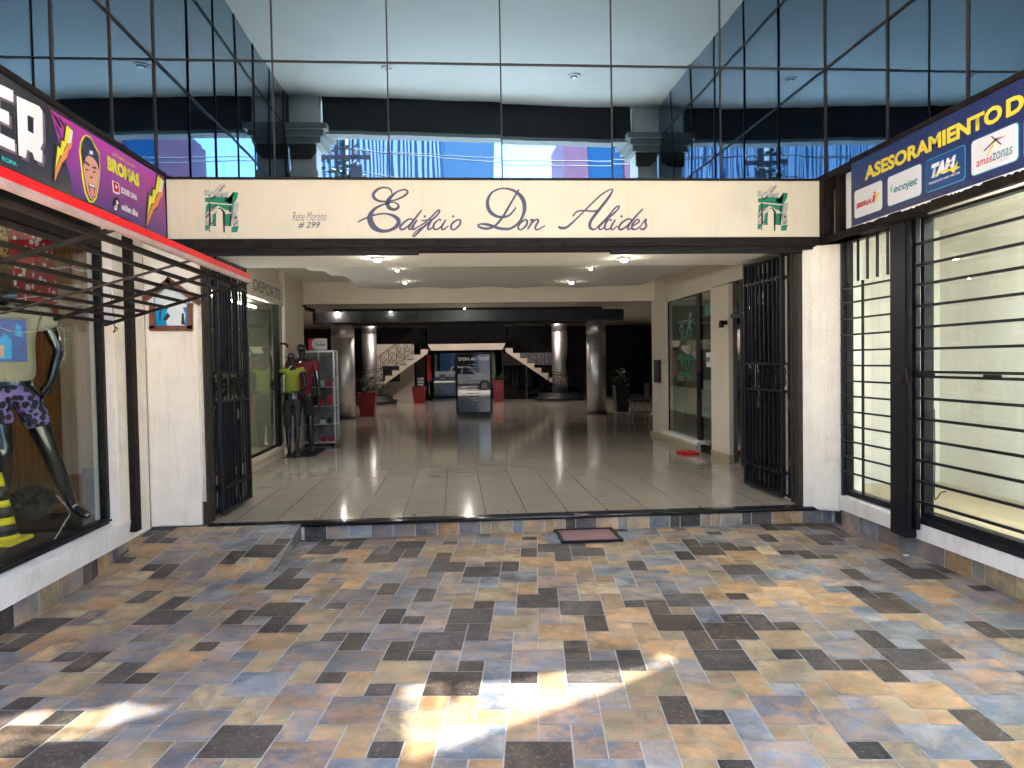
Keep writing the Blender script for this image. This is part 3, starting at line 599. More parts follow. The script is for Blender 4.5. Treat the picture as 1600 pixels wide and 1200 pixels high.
strip('skirting_tiles', (-2.795, -7.5, 0), Y, Z, 7.5, .155, .12, .29, 9).parent = sk
m = MB(); m.box(-2.98, -2.798, -7.5, -.0, 0, .154); m.build('skirting_core', MT['grout'], sk)
o = MB().box(-2.80, -2.715, -.505, -.40, .23, 2.93).build('steel_post', MT['oldblack'], None, .004); tag(o, 'black square steel post against the white wall by the clothes shop', 'post')
# ------------------------------------------------------------------ travel agency premises on the right side
t = thing('barred_shop', 'empty pale shop behind black window bars with white plinth', 'shop', (3.7, -2.5, 0))
m = MB(); m.prism([(3.702, -7.5, .155), (3.9, -7.5, .155), (3.9, -7.5, .315), (3.70, -7.5, .30), (3.665, -7.5, .285), (3.672, -7.5, .155)], (0, 7.36, 0)); m.build('plinth', MT['stuccow'], t)
m = MB()
m.box(3.70, 3.77, -1.12, -.20, .31, .36).box(3.70, 3.77, -.245, -.20, .36, 2.70).box(3.70, 3.77, -1.12, -.20, 2.69, 2.76)
m.box(3.66, 3.76, -5.5, -1.38, .29, .335).box(3.69, 3.77, -5.5, -1.38, .335, .38).box(3.69, 3.77, -1.425, -1.38, .38, 2.69).box(3.69, 3.77, -5.5, -1.38, 2.69, 2.79); m.build('window_frame', MT['navybar'], t)
MB().box(3.752, 3.758, -1.12, -.245, .36, 2.69).build('window_pane', MT['gglass'], t); MB().box(3.752, 3.758, -5.5, -1.425, .38, 2.69).build('window_pane', MT['gglass'], t)
m = MB(); m.box(5.0, 5.1, -5.6, .6, 0, 3.3).box(3.78, 5.0, .30, .40, 0, 3.3).box(3.78, 3.9, -.19, .3, 0, 2.9); m.build('inner_wall', MT['shopwall'], t)
m = MB(); m.box(3.78, 5.1, -5.6, .5, 2.9, 2.95); m.build('inner_ceiling', MT['shopwall'], t)
tl_ = MB().tube([(3.90, -5.0, 2.84), (3.90, -1.9, 2.84)], .02, 8).build('tube_light', MT['tube'], t)  # tube and area light added out of sight to brighten the pale shop
L = bpy.data.lights.new('shop_fill', 'AREA'); L.shape = 'RECTANGLE'; L.size = .1; L.size_y = 3.0; L.energy = 2.5; L.color = (1, .99, .95)
o = bpy.data.objects.new('shop_fill', L); C.objects.link(o); o.parent = tl_; o.location = Vector((3.95, -3.4, 2.81))-parent_loc(tl_)
m = MB(); m.box(3.78, 5.0, -5.6, .3, .2, .31); m.build('inner_floor', MT['beigefloor'], t)
m = MB(); m.box(3.6, 5.1, -5.6, 0.02, 3.34, 3.39); m.build('roof', MT['dark'], t)
m = MB(); m.box(3.69, 3.76, -5.6, -.6, 2.79, 3.34); m.build('header', MT['dark'], t)
# bars of the small window
m = MB()
for i in range(6): y = -.24-.155*(i+.6); m.bar((3.68, y, 2.31), (3.68, y, 2.70), .018)
m.build('upper_bars', MT['navybar'], t)
m = MB()
for px_y in (437, 463, 491, 519.5, 547, 573.5, 601, 627.5, 654.5, 680, 707, 733.5, 762):
    z = at(1405, px_y-2, 'x', 3.68)[2]; m.bar((3.68, -.19, z), (3.68, -1.12, z), .016)
m.bar((3.682, -.56, .34), (3.682, -.56, 2.31), .018); m.bar((3.684, -.215, .30), (3.684, -.215, 2.72), .03)
m.build('cross_bars', MT['navybar'], t)
m = MB()
for px_y in (378.8, 412.5, 443.5, 477.5, 511, 545, 581, 588.5, 622.5, 655, 688, 721, 754, 786):
    z = at(1445, px_y, 'x', 3.64)[2]; m.bar((3.64, -1.36, z), (3.64, -5.5, z), .020)
m.bar((3.642, -1.405, .24), (3.642, -1.405, 2.72), .035); m.build('window_bars', MT['navybar'], t)
for y, l_ in ((-1.42, .2), (-2.15, .16), (-2.95, .2)): MB().box(3.636, 3.65, y-l_, y, 1.462, 1.482).build('bar_spacer', MT['navybar'], t)
m = MB(); m.tube(smooth_path([(3.745, -1.47, 1.2), (3.745, -1.475, .8), (3.745, -1.47, .52), (3.742, -1.50, .50), (3.74, -1.56, .56), (3.74, -1.62, .575)]), .004, 6); m.build('loose_cord', MT['black'], t)
sk = thing('tile_skirting', 'slate tile skirting under the white plinth of the barred shop', 'skirting', (0, 0, 0))
strip('skirting_tiles', (3.697, -.03, 0), -Y, Z, 7.4, .155, .13, .30, 21).parent = sk
m = MB(); m.box(3.70, 3.9, -7.5, -.02, 0, .154); m.build('skirting_core', MT['grout'], sk)
o = MB().box(3.58, 3.70, -1.36, -1.14, .16, 2.76).box(3.585, 3.61, -1.40, -1.362, .2, 2.70).build('steel_post', MT['navybar'], None, .008); tag(o, 'broad black steel post between the two barred windows', 'post')
m = MB(); m.tube([(3.576, -1.38, 1.42), (3.574, -1.37, 1.47), (3.575, -1.36, 1.52)], .018, 8); m.box(3.565, 3.58, -1.40, -1.33, 1.39, 1.44); tag(m.build('padlock', MT['oldblack']), 'old padlock on the broad black post', 'padlock')

# ------------------------------------------------------------------ steel channel and box over the opening
o = MB().box(-2.56, 3.56, -.06, .06, 2.70, 2.772).box(-2.56, 3.56, -.035, .10, 2.665, 2.70).build('steel_channel', MT['oldblack']); tag(o, 'rusty black steel channel running below the cream sign', 'beam')
t = thing('gate_rails', 'two black sliding gate rails below the steel channel', 'rail', (0, 0, 2.65))
for a, b in ((-2.28, -.31), (1.50, 3.38)): MB().box(a, b, -.03, .02, 2.635, 2.664).build('rail', MT['black'], t)
t = thing('corner_box_frame', 'rusty black steel box frame between cream sign and navy sign', 'steel frame', (3.6, -.3, 2.8))
m = MB(); m.box(3.555, 3.66, -.10, -.03, 2.70, 3.36).box(3.56, 3.68, -.62, -.03, 3.31, 3.37).box(3.56, 3.68, -.62, -.03, 2.70, 2.76).box(3.60, 3.67, -.30, -.24, 2.76, 3.31); m.build('frame', MT['oldblack'], t)
MB().box(3.675, 3.69, -.62, -.10, 2.76, 3.31).box(3.62, 3.64, -.64, -.40, 2.78, 3.30).build('grey_panel', MT['colwhite'], t)
MB().tube(smooth_path([(3.60, -.12, 3.28), (3.59, -.14, 3.1), (3.60, -.16, 2.9), (3.59, -.2, 2.78)]), .005, 6).tube(smooth_path([(3.66, -.44, 3.15), (3.64, -.50, 3.13), (3.66, -.56, 3.15)]), .005, 6).build('cable', MT['black'], t)

# ------------------------------------------------------------------ the central sign
t = thing('building_sign', 'long cream sign with slate blue script lettering over the entrance', 'sign', (.49, 0, 2.78))
o = MB().box(-2.565, 3.55, -.03, .018, 2.785, 3.322).build('face_panel', MT['signface'], t)
m = MB(); m.box(-2.58, 3.565, -.045, .02, 3.323, 3.338).box(-2.58, 3.565, -.045, .02, 2.773, 2.784).box(-2.59, -2.566, -.045, .02, 2.785, 3.322).box(3.551, 3.575, -.045, .02, 2.785, 3.322); m.build('frame', MT['black'], t)
SC = 1600/490.
def sp(zx, zy): return at(540+zx/SC, 280+zy/SC, 'y', -.031)
def stroke(m, P, k=6, f=1.0):
    m.ribbon([(sp(x, y), (h+.8)*.0020*f) for x, y, h in smooth_path(P, k)], (0, -1, 0), .0025)
E_ = [[(236, 74, 2), (230, 53, 3), (205, 43, 3), (170, 48, 4), (142, 75, 6), (148, 98, 6), (175, 112, 4), (215, 113, 3), (260, 104, 3), (300, 85, 4), (317, 65, 4), (300, 53, 3), (262, 65, 3), (230, 92, 7), (214, 120, 9), (222, 145, 8), (248, 155, 6), (270, 142, 5), (262, 124, 3), (235, 119, 2), (190, 130, 3), (145, 155, 6), (124, 195, 12), (140, 240, 13), (178, 263, 8), (220, 262, 6), (258, 242, 8), (271, 214, 9), (250, 190, 7), (205, 176, 3), (150, 182, 3), (100, 200, 3), (62, 219, 2)]]
dif = [[(346, 208, 3), (326, 203, 3), (294, 224, 4), (277, 249, 4), (290, 257, 4), (318, 240, 3), (346, 209, 2)], [(388, 158, 3), (350, 207, 4), (324, 245, 4), (330, 257, 3), (352, 242, 2)],
       [(366, 207, 3), (340, 245, 4), (348, 257, 3), (372, 240, 2)], [(402, 184, 1), (404, 190, 5), (401, 195, 1)],
       [(372, 242, 2), (402, 224, 3), (440, 190, 3), (468, 162, 3), (480, 160, 3), (472, 178, 3), (440, 208, 4), (400, 242, 4), (370, 272, 4), (350, 291, 3), (343, 287, 2), (358, 268, 2), (388, 246, 2)], [(385, 212, 2), (440, 205, 2)],
       [(440, 208, 3), (420, 245, 4), (428, 257, 3), (448, 240, 2)], [(486, 212, 4), (478, 205, 2), (452, 228, 4), (450, 252, 4), (470, 255, 3), (494, 236, 2)],
       [(512, 206, 3), (490, 245, 4), (500, 257, 3), (524, 238, 2)], [(546, 184, 1), (548, 190, 5), (545, 195, 1)],
       [(572, 206, 3), (545, 225, 4), (538, 248, 4), (552, 258, 3), (580, 235, 4), (586, 212, 4), (572, 206, 3)]]
D_ = [[(885, 52, 3), (850, 110, 4), (800, 195, 5), (755, 243, 4), (710, 252, 5), (677, 240, 4), (688, 229, 3), (730, 233, 6), (790, 252, 6), (845, 250, 5), (892, 210, 5), (913, 150, 8), (900, 95, 9), (855, 57, 5), (795, 48, 3), (745, 70, 4), (724, 115, 7), (735, 162, 8), (775, 191, 6), (828, 188, 4), (862, 155, 3), (868, 142, 2)]]
on = [[(915, 206, 3), (890, 225, 4), (880, 248, 4), (895, 258, 3), (922, 235, 4), (926, 212, 4), (915, 206, 3)], [(938, 210, 2), (955, 207, 4), (945, 230, 4), (928, 256, 3)], [(936, 240, 2), (968, 208, 3), (984, 212, 4), (968, 245, 4), (978, 258, 3), (1018, 236, 2)]]
A_ = [[(1086, 241, 4), (1100, 249, 6), (1130, 244, 5), (1180, 200, 3), (1240, 140, 3), (1310, 75, 3), (1362, 51, 2), (1344, 90, 5), (1290, 160, 6), (1250, 215, 6), (1248, 248, 6), (1270, 256, 3), (1292, 238, 2)], [(1158, 190, 3), (1180, 166, 3), (1215, 160, 3), (1265, 164, 3), (1296, 152, 3), (1312, 133, 2)]]
lc = [[(1284, 244, 2), (1330, 200, 3), (1374, 148, 3), (1394, 137, 3), (1390, 153, 3), (1356, 185, 4), (1310, 224, 4), (1292, 247, 4), (1302, 257, 3), (1318, 246, 2)], [(1356, 213, 5), (1348, 205, 2), (1328, 224, 4), (1322, 250, 4), (1338, 257, 3), (1358, 242, 2)],
      [(1376, 206, 3), (1354, 245, 4), (1362, 257, 3), (1388, 238, 2)], [(1406, 184, 1), (1408, 190, 5), (1405, 195, 1)], [(1462, 209, 3), (1442, 203, 3), (1410, 222, 4), (1393, 248, 4), (1406, 257, 4), (1434, 240, 3), (1462, 210, 2)],
      [(1516, 152, 3), (1468, 204, 4), (1440, 245, 4), (1445, 257, 3), (1462, 244, 2)], [(1460, 242, 2), (1492, 222, 3), (1498, 210, 3), (1484, 207, 3), (1464, 230, 4), (1462, 252, 4), (1480, 256, 3), (1504, 240, 2)],
      [(1504, 240, 2), (1532, 204, 3), (1530, 222, 4), (1534, 240, 4), (1518, 256, 4), (1500, 250, 3)]]
for nm, groups, f in (('script_word', E_+dif, 1), ('script_word', D_+on, 1), ('script_word', A_+lc, 1)):
    m = MB()
    for s_ in groups: stroke(m, s_)
    m.build(nm, MT['ink'], t)
def fpx(px, py, yy=-.031): return at(px, py, 'y', yy)
p = fpx(457, 345); q = fpx(510, 331); text('Rene Moreno', 'address_lettering', MT['ink'], t, (p.x, -.031, p.z), X, Z, q.x-p.x, q.z-p.z, -.01, .35)
p = fpx(466, 357); q = fpx(500, 346.5); text('# 299', 'address_lettering', MT['ink'], t, (p.x, -.031, p.z), X, Z, q.x-p.x, q.z-p.z, .01, .3)
# arch emblem, twice
def emblem(ox, name):
    k = 12.0
    def pp(x, y, d): v = fpx(300+x/k, 280+y/k); return Vector((v.x+ox, -.031-d, v.z))
    em = MB(); rnd = random.Random(5)
    def poly(mb, P, d): mb.prism([pp(x, y, d) for x, y in P], (0, -.0008, 0))
    m = MB()
    for P in ([(390, 250), (530, 95), (560, 95), (430, 260)], [(450, 260), (590, 90), (625, 85), (635, 130), (520, 270)], [(225, 200), (330, 205), (300, 300), (240, 330)], [(300, 290), (380, 215), (420, 240), (330, 340)], [(400, 270), (700, 240), (640, 350), (400, 400)],
              [(770, 470), (850, 420), (880, 470), (870, 590), (740, 760), (740, 560)], [(740, 700), (860, 640), (870, 850), (770, 900)], [(240, 640), (330, 560), (330, 700), (245, 800)], [(245, 800), (320, 740), (330, 960), (245, 975)], [(370, 500), (480, 470), (450, 560), (370, 590)], [(620, 560), (700, 500), (730, 540), (640, 600)], [(360, 680), (430, 650), (430, 800), (360, 860)], [(640, 690), (700, 680), (690, 850), (640, 860)]): poly(m, P, .0)
    root = m.build(name, MT['grey'], t); m = MB()
    for P in ([(245, 350), (440, 330), (700, 340), (770, 240), (865, 250), (850, 360), (780, 460), (770, 620), (600, 560), (500, 500), (330, 560), (255, 640), (260, 500), (330, 430), (245, 430)], [(620, 660), (770, 620), (720, 900), (630, 880)], [(245, 870), (330, 860), (300, 950), (250, 960)], [(740, 900), (880, 870), (850, 990), (740, 1000)], [(400, 640), (450, 640), (450, 870), (380, 870)], [(600, 400), (700, 330), (790, 250), (740, 470)]): poly(m, P, .001)
    m.build('green_wash', MT['green'], root); m = MB()
    for P in ([(470, 560), (530, 555), (575, 620), (580, 800), (590, 995), (470, 990), (450, 800), (455, 640)], [(340, 875), (460, 880), (465, 985), (335, 975)], [(620, 875), (735, 885), (735, 1000), (620, 995)], [(330, 430), (755, 470), (755, 492), (330, 455)], [(365, 600), (450, 605), (450, 625), (365, 620)], [(625, 625), (735, 628), (735, 650), (625, 648)], [(240, 985), (870, 1010), (870, 1030), (240, 1030)]): poly(m, P, .003)
    m.build('arch_opening', MT['signface'], root); m = MB()
    for P in ([(315, 420), (345, 430), (360, 985), (320, 980)], [(440, 640), (470, 560), (520, 530), (570, 560), (625, 620), (630, 1000), (580, 1000), (575, 700), (560, 600), (525, 570), (480, 590), (455, 660), (455, 880), (440, 880)], [(700, 490), (740, 495), (735, 890), (705, 885)], [(310, 415), (760, 460), (758, 475), (310, 432)], [(355, 590), (460, 600), (460, 610), (355, 602)], [(360, 865), (460, 872), (460, 882), (360, 878)], [(620, 865), (735, 875), (735, 886), (620, 878)],
              [(330, 380), (440, 300), (450, 330), (380, 380)], [(540, 320), (570, 290), (580, 305), (545, 335)], [(310, 330), (325, 290), (345, 330)], [(790, 740), (820, 690), (845, 715), (800, 750)], [(250, 720), (320, 640), (325, 655), (270, 730)], [(780, 860), (860, 790), (862, 800), (790, 870)], [(600, 330), (665, 345), (640, 362)], [(330, 590), (460, 470), (470, 480), (340, 610)], [(340, 850), (430, 760), (435, 775), (345, 870)], [(760, 240), (790, 262), (765, 285)], [(500, 220), (600, 110), (605, 116), (508, 232)], [(250, 640), (300, 575), (305, 585), (258, 655)]): poly(m, P, .002)
    m.build('black_brushwork', MT['inkblack'], root)
emblem(0, 'arch_emblem'); emblem(5.165, 'arch_emblem')

# ------------------------------------------------------------------ the two shop signs
t = thing('clothes_shop_sign', 'black and purple clothes shop sign with lightning bolts and a laughing face', 'sign', (-2.6, -2, 2.8))
LX = -2.57
def lp(zx, zy, d=0): v = at(zx/4.443, 110+zy/4.443, 'x', LX); return Vector((LX+d, v.y, v.z))
def lpoly(mb, P, d, th=.002): mb.prism([lp(x, y, d) for x, y in P], (th, 0, 0))
m = MB(); m.box(-2.72, LX, -5.3, -.04, 2.80, 3.335); m.build('panel', MT['charpanel'], t)
m = MB(); m.box(-2.73, LX+.012, -5.3, -.03, 3.336, 3.375).box(-2.70, LX+.008, -.039, -.028, 2.80, 3.335); m.build('frame', MT['oldblack'], t)
m = MB(); lpoly(m, [(350, 272), (1135, 742), (1160, 1165), (492, 850), (490, 760), (470, 680), (440, 600), (415, 540), (400, 470), (375, 380)], .001, .001); m.build('purple_print', MT['purple'], t)
m = MB()
lpoly(m, [(130, 210), (285, 280), (308, 310), (312, 525), (292, 570), (310, 590), (303, 672), (255, 655), (240, 580), (200, 560), (195, 640), (145, 618)], .003)
lpoly(m, [(-110, 80), (105, 170), (105, 250), (0, 205), (0, 280), (75, 320), (78, 410), (0, 370), (0, 455), (112, 515), (112, 590), (-110, 500)], .003); m.build('letter_shadow', MT['shadowp'], t)
m = MB()
lpoly(m, [(108, 178), (262, 248), (285, 280), (290, 500), (270, 545), (286, 560), (284, 642), (232, 620), (220, 575), (178, 548), (172, 610), (122, 588)], .006)
lpoly(m, [(-110, 50), (82, 140), (82, 222), (-30, 170), (-30, 252), (52, 290), (55, 382), (-30, 338), (-30, 425), (92, 485), (95, 565), (-110, 470)], .006); m.build('big_lettering', MT['white'], t)
m = MB(); lpoly(m, [(180, 310), (222, 330), (222, 440), (183, 418)], .0085, .001); m.build('letter_counter', MT['charpanel'], t)
def ltext(s, name, mt, x0, yb0, x1, yt0, bold=.0, shear=0, d=.003):
    a = lp(x0, yb0); v = at(x0/4.443, 110+yt0/4.443, 'x', LX); b = at(x1/4.443, 300, 'x', LX)
    return text(s, name, mt, t, (LX+d, a.y, a.z), Y, Z, b.y-a.y, v.z-a.z, bold, shear)
ltext('ROPA', 'lettering', MT['turq'], 8, 622, 118, 592, .03)
ltext('¡ESTAMOS LOCOS!', 'lettering', MT['gold'], 778, 592, 936, 568, .02)
ltext('BROMAS', 'lettering', MT['yellow'], 742, 690, 965, 590, .06)
ltext('EDDER DHA', 'lettering', MT['white'], 836, 848, 946, 808, .04)
ltext('edder.dha', 'lettering', MT['white'], 840, 966, 948, 918, .04)
def bolt(dx, dy, k, name):
    f = lambda P: [(375+(x-375)*k+dx, 560+(y-560)*k+dy) for x, y in P]
    body = [(455, 375), (505, 420), (488, 510), (462, 560), (455, 610), (440, 625), (430, 600), (412, 610), (375, 705), (372, 690), (390, 520), (412, 540), (420, 480), (440, 490)]
    m = MB(); lpoly(m, f([(448, 366), (512, 418), (494, 520), (468, 575), (470, 600), (448, 640), (428, 650), (370, 778), (364, 690), (384, 505), (408, 520), (414, 465), (434, 478)]), .003); o = m.build(name, MT['inkblack'], t)
    m = MB(); lpoly(m, f([(500, 440), (492, 530), (470, 560), (460, 605), (440, 625), (425, 640), (372, 770), (378, 700), (412, 610), (440, 560), (470, 500)]), .0055, .001); m.build('orange_edge', MT['orange'], o)
    m = MB(); lpoly(m, f([(455, 380), (482, 405), (462, 500), (440, 540), (425, 590), (408, 590), (376, 692), (392, 525), (414, 545), (421, 485), (438, 495)]), .007, .001); m.build('yellow_fill', MT['yellow'], o)
    m = MB(); lpoly(m, f([(482, 405), (500, 422), (484, 505), (462, 505)]), .007, .001); m.build('white_glint', MT['white'], o)
bolt(0, 0, 1, 'lightning_bolt'); bolt(640, 335, .93, 'lightning_bolt')
def oval(cx, cy_, rx, ry, n=20, a0=0, a1=360): return [(cx+rx*math.cos(R(a0+(a1-a0)*i/n)), cy_+ry*math.sin(R(a0+(a1-a0)*i/n))) for i in range(n+(a1-a0 != 360))]
m = MB(); lpoly(m, [(590, 445), (625, 462), (655, 520), (685, 570), (692, 680), (682, 800), (665, 890), (640, 920), (612, 912), (585, 850), (568, 760), (555, 640), (545, 560), (552, 500), (570, 462)], .003); fo = m.build('face_portrait', MT['yellow'], t)
m = MB(); lpoly(m, [(590, 455), (622, 472), (650, 530), (677, 575), (684, 680), (674, 800), (657, 880), (636, 908), (616, 900), (593, 845), (577, 760), (564, 640), (555, 560), (560, 505), (575, 470)], .0055, .001); m.build('outline', MT['inkblack'], fo)
m = MB(); lpoly(m, [(572, 600), (600, 588), (640, 605), (668, 640), (680, 700), (670, 800), (654, 870), (636, 898), (620, 890), (600, 840), (582, 760), (572, 690)], .007, .001); m.build('face', MT['skin'], fo)
for nm_, P_ in (('eyebrow', [(578, 642), (586, 628), (614, 655), (612, 668)]), ('eyebrow', [(630, 666), (655, 668), (665, 686), (632, 680)]), ('eye', [(584, 682), (604, 688), (607, 699), (584, 692)]), ('eye', oval(645, 706, 9, 6)), ('mouth', [(602, 780), (650, 800), (652, 830), (640, 880), (630, 888), (610, 830)]), ('nose', [(618, 735), (634, 742), (630, 752), (616, 746)])):
    m = MB(); lpoly(m, P_, .0085, .001); m.build(nm_, MT['inkblack'], fo)
m = MB(); lpoly(m, [(606, 784), (647, 802), (645, 814), (608, 798)], .010, .001); m.build('teeth', MT['white'], fo)
m = MB(); lpoly(m, [(612, 808), (644, 822), (640, 868), (630, 882), (618, 850)], .010, .001); m.build('tongue', MT['pink'], fo)
m = MB(); lpoly(m, [(568, 600), (556, 540), (565, 490), (590, 472), (625, 490), (655, 555), (678, 600), (680, 690), (664, 640), (640, 608), (605, 590), (585, 605), (574, 660)], .0085, .001); m.build('cap', MT['charpanel'], fo)
m = MB(); lpoly(m, [(612, 555), (634, 562), (632, 590), (622, 580), (612, 582)], .010, .001); m.build('cap_badge', MT['white'], fo)
m = MB(); lpoly(m, [(775, 762), (822, 785), (828, 858), (815, 862), (782, 845)], .003); vo = m.build('video_icon', MT['white'], t)
m = MB(); lpoly(m, [(781, 770), (816, 788), (821, 850), (787, 838)], .0055, .001); m.build('icon_field', MT['red'], vo)
m = MB(); lpoly(m, [(794, 792), (812, 812), (796, 822)], .007, .001); m.build('play_mark', MT['white'], vo)
m = MB(); lpoly(m, oval(803, 930, 24, 50), .003); no_ = m.build('note_icon', MT['inkblack'], t)
m = MB(); lpoly(m, [(803, 900), (810, 903), (818, 922), (816, 930), (809, 924), (808, 965), (800, 975), (788, 965), (788, 945), (798, 935), (798, 944), (794, 952), (800, 962), (803, 955)], .0055, .001); m.build('note_mark', MT['white'], no_)
m = MB()
for P in ([(352, 285), (395, 330), (430, 400), (410, 395), (380, 340)], [(372, 360), (400, 400), (425, 470), (405, 440)], [(400, 310), (440, 370), (440, 395), (415, 350)]): lpoly(m, P, .003, .001)
m.build('dark_stripes', MT['charpanel'], t)

t = thing('travel_sign', 'navy travel agency sign with yellow lettering and airline cards', 'sign', (3.6, -2, 2.8))
RXs = 3.55
m = MB(); m.box(RXs, 3.68, -5.4, -.61, 2.772, 3.335); m.build('panel', MT['navy'], t)
m = MB(); m.box(RXs-.012, 3.69, -5.4, -.60, 3.336, 3.375).box(RXs-.004, 3.70, -5.4, -.05, 2.70, 2.771); m.build('frame', MT['oldblack'], t)
def rp(px, py, d=0): v = at(px, py, 'x', RXs); return Vector((RXs-d, v.y, v.z))
rnd = random.Random(2); m = MB()
ys_ = [-.65-.02*i for i in range(140)]; hs_ = [max(.001, .012*rnd.random()*(1.4 if (i//9) % 3 else .15)) for i in range(140)]; k0 = len(m.v)
for y, h_ in zip(ys_, hs_): m.v += [(RXs-.008, y, 2.774), (RXs-.008, y, 2.772-h_), (RXs-.0045, y, 2.774), (RXs-.0045, y, 2.772-h_)]
for i in range(139):
    a = k0+4*i; b = a+4; m.f += [(a, a+1, b+1, b), (a+2, b+2, b+3, a+3), (a, b, b+2, a+2), (a+1, a+3, b+3, b+1)]
m.build('peeling_edge', MT['colwhite'], t)
def rtext(s, mt, x0, yb, x1, h0, bold=0, shear=0, d=.003, base=None):
    a = rp(x0, yb); b = rp(x1, 200); tp = rp(x0, yb-h0); return text(s, 'lettering', mt, base or t, (RXs-d, a.y, a.z), -Y, Z, a.y-b.y, tp.z-a.z, bold, shear)
a = rp(1352, 283); e = rp(1567, 200); text('ASESORAMIENTO', 'lettering', MT['gold'], t, (RXs-.003, a.y, 3.128), -Y, Z, a.y-e.y, .115, .045)
a = rp(1573, 190); text('DE VIAJES' if False else 'DE', 'lettering', MT['gold'], t, (RXs-.003, a.y, 3.128), -Y, Z, .26, .115, .045)
def card(x0, x1, mt, glow):
    a, b = rp(x0, 300), rp(x1, 300); L = a.y-b.y; zc = 2.955; h = .115
    def P(r, e, d): return [Vector((RXs-d, a.y+e-u_, v_)) for u_, v_ in rounded(0, L+2*e, zc-h-e, zc+h+e, r)]
    g = MB().prism(P(.03, .006, .001), (-.0015, 0, 0)).build('airline_card', glow, t)
    MB().prism(P(.026, 0, .0035), (-.0015, 0, 0)).build('card_face', mt, g); return g, a.y, L
def ct(g, ya, L, s, mt, u0, u1, v0, v1, bold=0, shear=0): text(s, 'lettering', mt, g, (RXs-.006, ya-L*u0, 2.84+.23*v0), -Y, Z, L*(u1-u0), .23*(v1-v0), bold, shear)
g, ya, L = card(1336, 1378, MT['card'], MT['card']); ct(g, ya, L, 'IBERIA', MT['crimson'], .08, .66, .33, .52, .05, .2)
def cpoly(g, ya, L, P, mt, name, d=.006): MB().prism([Vector((RXs-d, ya-L*u_, 2.84+.23*v_)) for u_, v_ in P], (-.001, 0, 0)).build(name, mt, g)
cpoly(g, ya, L, [(.68, .33), (.76, .33), (.80, .60), (.72, .60)], MT['crimson'], 'mark'); cpoly(g, ya, L, [(.78, .34), (.88, .40), (.93, .62), (.82, .64)], MT['gold'], 'mark'); cpoly(g, ya, L, [(.73, .63), (.80, .63), (.81, .70), (.74, .70)], MT['crimson'], 'mark')
g, ya, L = card(1388, 1440, MT['card'], MT['cyan']); ct(g, ya, L, 'ecojet', MT['teal'], .2, .92, .30, .62, .015, .25); cpoly(g, ya, L, [(.08, .55), (.13, .72), (.15, .55), (.13, .40)], MT['turq'], 'mark')
g, ya, L = card(1448, 1508, MT['navy2'], MT['cyan']); ct(g, ya, L, 'TAM', MT['white'], .15, .8, .38, .82, .07, .3); ct(g, ya, L, 'TRANSPORTE AEREO MILITAR', MT['white'], .08, .9, .2, .27, .01)
cpoly(g, ya, L, [(.12, .42), (.5, .50), (.72, .44), (.86, .60), (.82, .46), (.92, .38), (.8, .36), (.74, .28), (.68, .38), (.5, .42)], MT['gold'], 'star_mark', .0085)
g, ya, L = card(1519, 1591, MT['card'], MT['cyan']); ct(g, ya, L, 'amas', MT['crimson'], .12, .47, .2, .36, .0, .1); ct(g, ya, L, 'zonas', MT['teal'], .48, .9, .2, .42, .0, .1); ct(g, ya, L, 'LINEA AEREA', MT['grey'], .62, .86, .11, .15)
for P, mt in (([(.34, .42), (.38, .42), (.56, .74), (.52, .76)], MT['gold']), ([(.30, .62), (.54, .74), (.78, .78), (.56, .80)], MT['crimson']), ([(.44, .92), (.47, .92), (.68, .58), (.65, .58)], MT['navy']), ([(.28, .60), (.30, .58), (.58, .78), (.56, .82)], MT['navy'])): cpoly(g, ya, L, P, mt, 'mark')
g, ya, L = card(1601, 1690, MT['card'], MT['cyan'])
o = MB().tube([(3.60, -1.62, 2.70), (3.60, -2.9, 2.70)], .014, 8).build('tube_lamp', MT['colwhite']); tag(o, 'unlit white tube lamp under the navy sign', 'tube lamp')
# ------------------------------------------------------------------ folding gates
def spiral(c, r0, r1, a0, a1, uu, vv, n=16):
    c = Vector(c); uu = Vector(uu); vv = Vector(vv)
    return [c+(uu*math.cos(R(a0+(a1-a0)*i/n))+vv*math.sin(R(a0+(a1-a0)*i/n)))*(r0+(r1-r0)*i/n) for i in range(n+1)]
def gate_leaf(t, a, b, z0, z1):
    a, b = Vector((*a, 0)), Vector((*b, 0)); u = (b-a).normalized(); L = (b-a).length
    leaf = MB()
    for s in (0, L): leaf.bar(a+u*s+Z*z0, a+u*s+Z*z1, .038, .03)
    for z in (z0+.015, z0+.24, z1-.24, z1-.015, 1.28, 1.56): leaf.bar(a+Z*z, b+Z*z, .022, .022)
    leaf = leaf.build('gate_leaf', MT['navybar'], t)
    bars = MB(); n = 9
    for i in range(1, n): p = a+u*(L*i/n); bars.bar(p+Z*z0, p+Z*1.28, .016); bars.bar(p+Z*1.56, p+Z*z1, .016)
    for i in range(1, n):
        p = a+u*(L*i/n)
        for z in (z0+.24, z1-.24): bars.box(p.x-.016, p.x+.016, p.y-.016, p.y+.016, z-.02, z+.02)
    bars.build('bars', MT['navybar'], leaf)
    sc = MB(); k = 4
    for i in range(k):
        c = a+u*(L*(i+.5)/k)+Z*1.42; s = 1 if i % 2 else -1
        sc.tube(spiral(c+Z*.055, .055, .012, -90, 330, u*s, Z), .007, 5); sc.tube(spiral(c-Z*.055, .055, .012, 90, -330, u*s, Z), .007, 5); sc.bar(c-Z*.13+u*L*.12, c+Z*.13+u*L*.12, .012)
        sc.ball(c, .02, 6)
    sc.build('scrollwork', MT['black'], leaf)
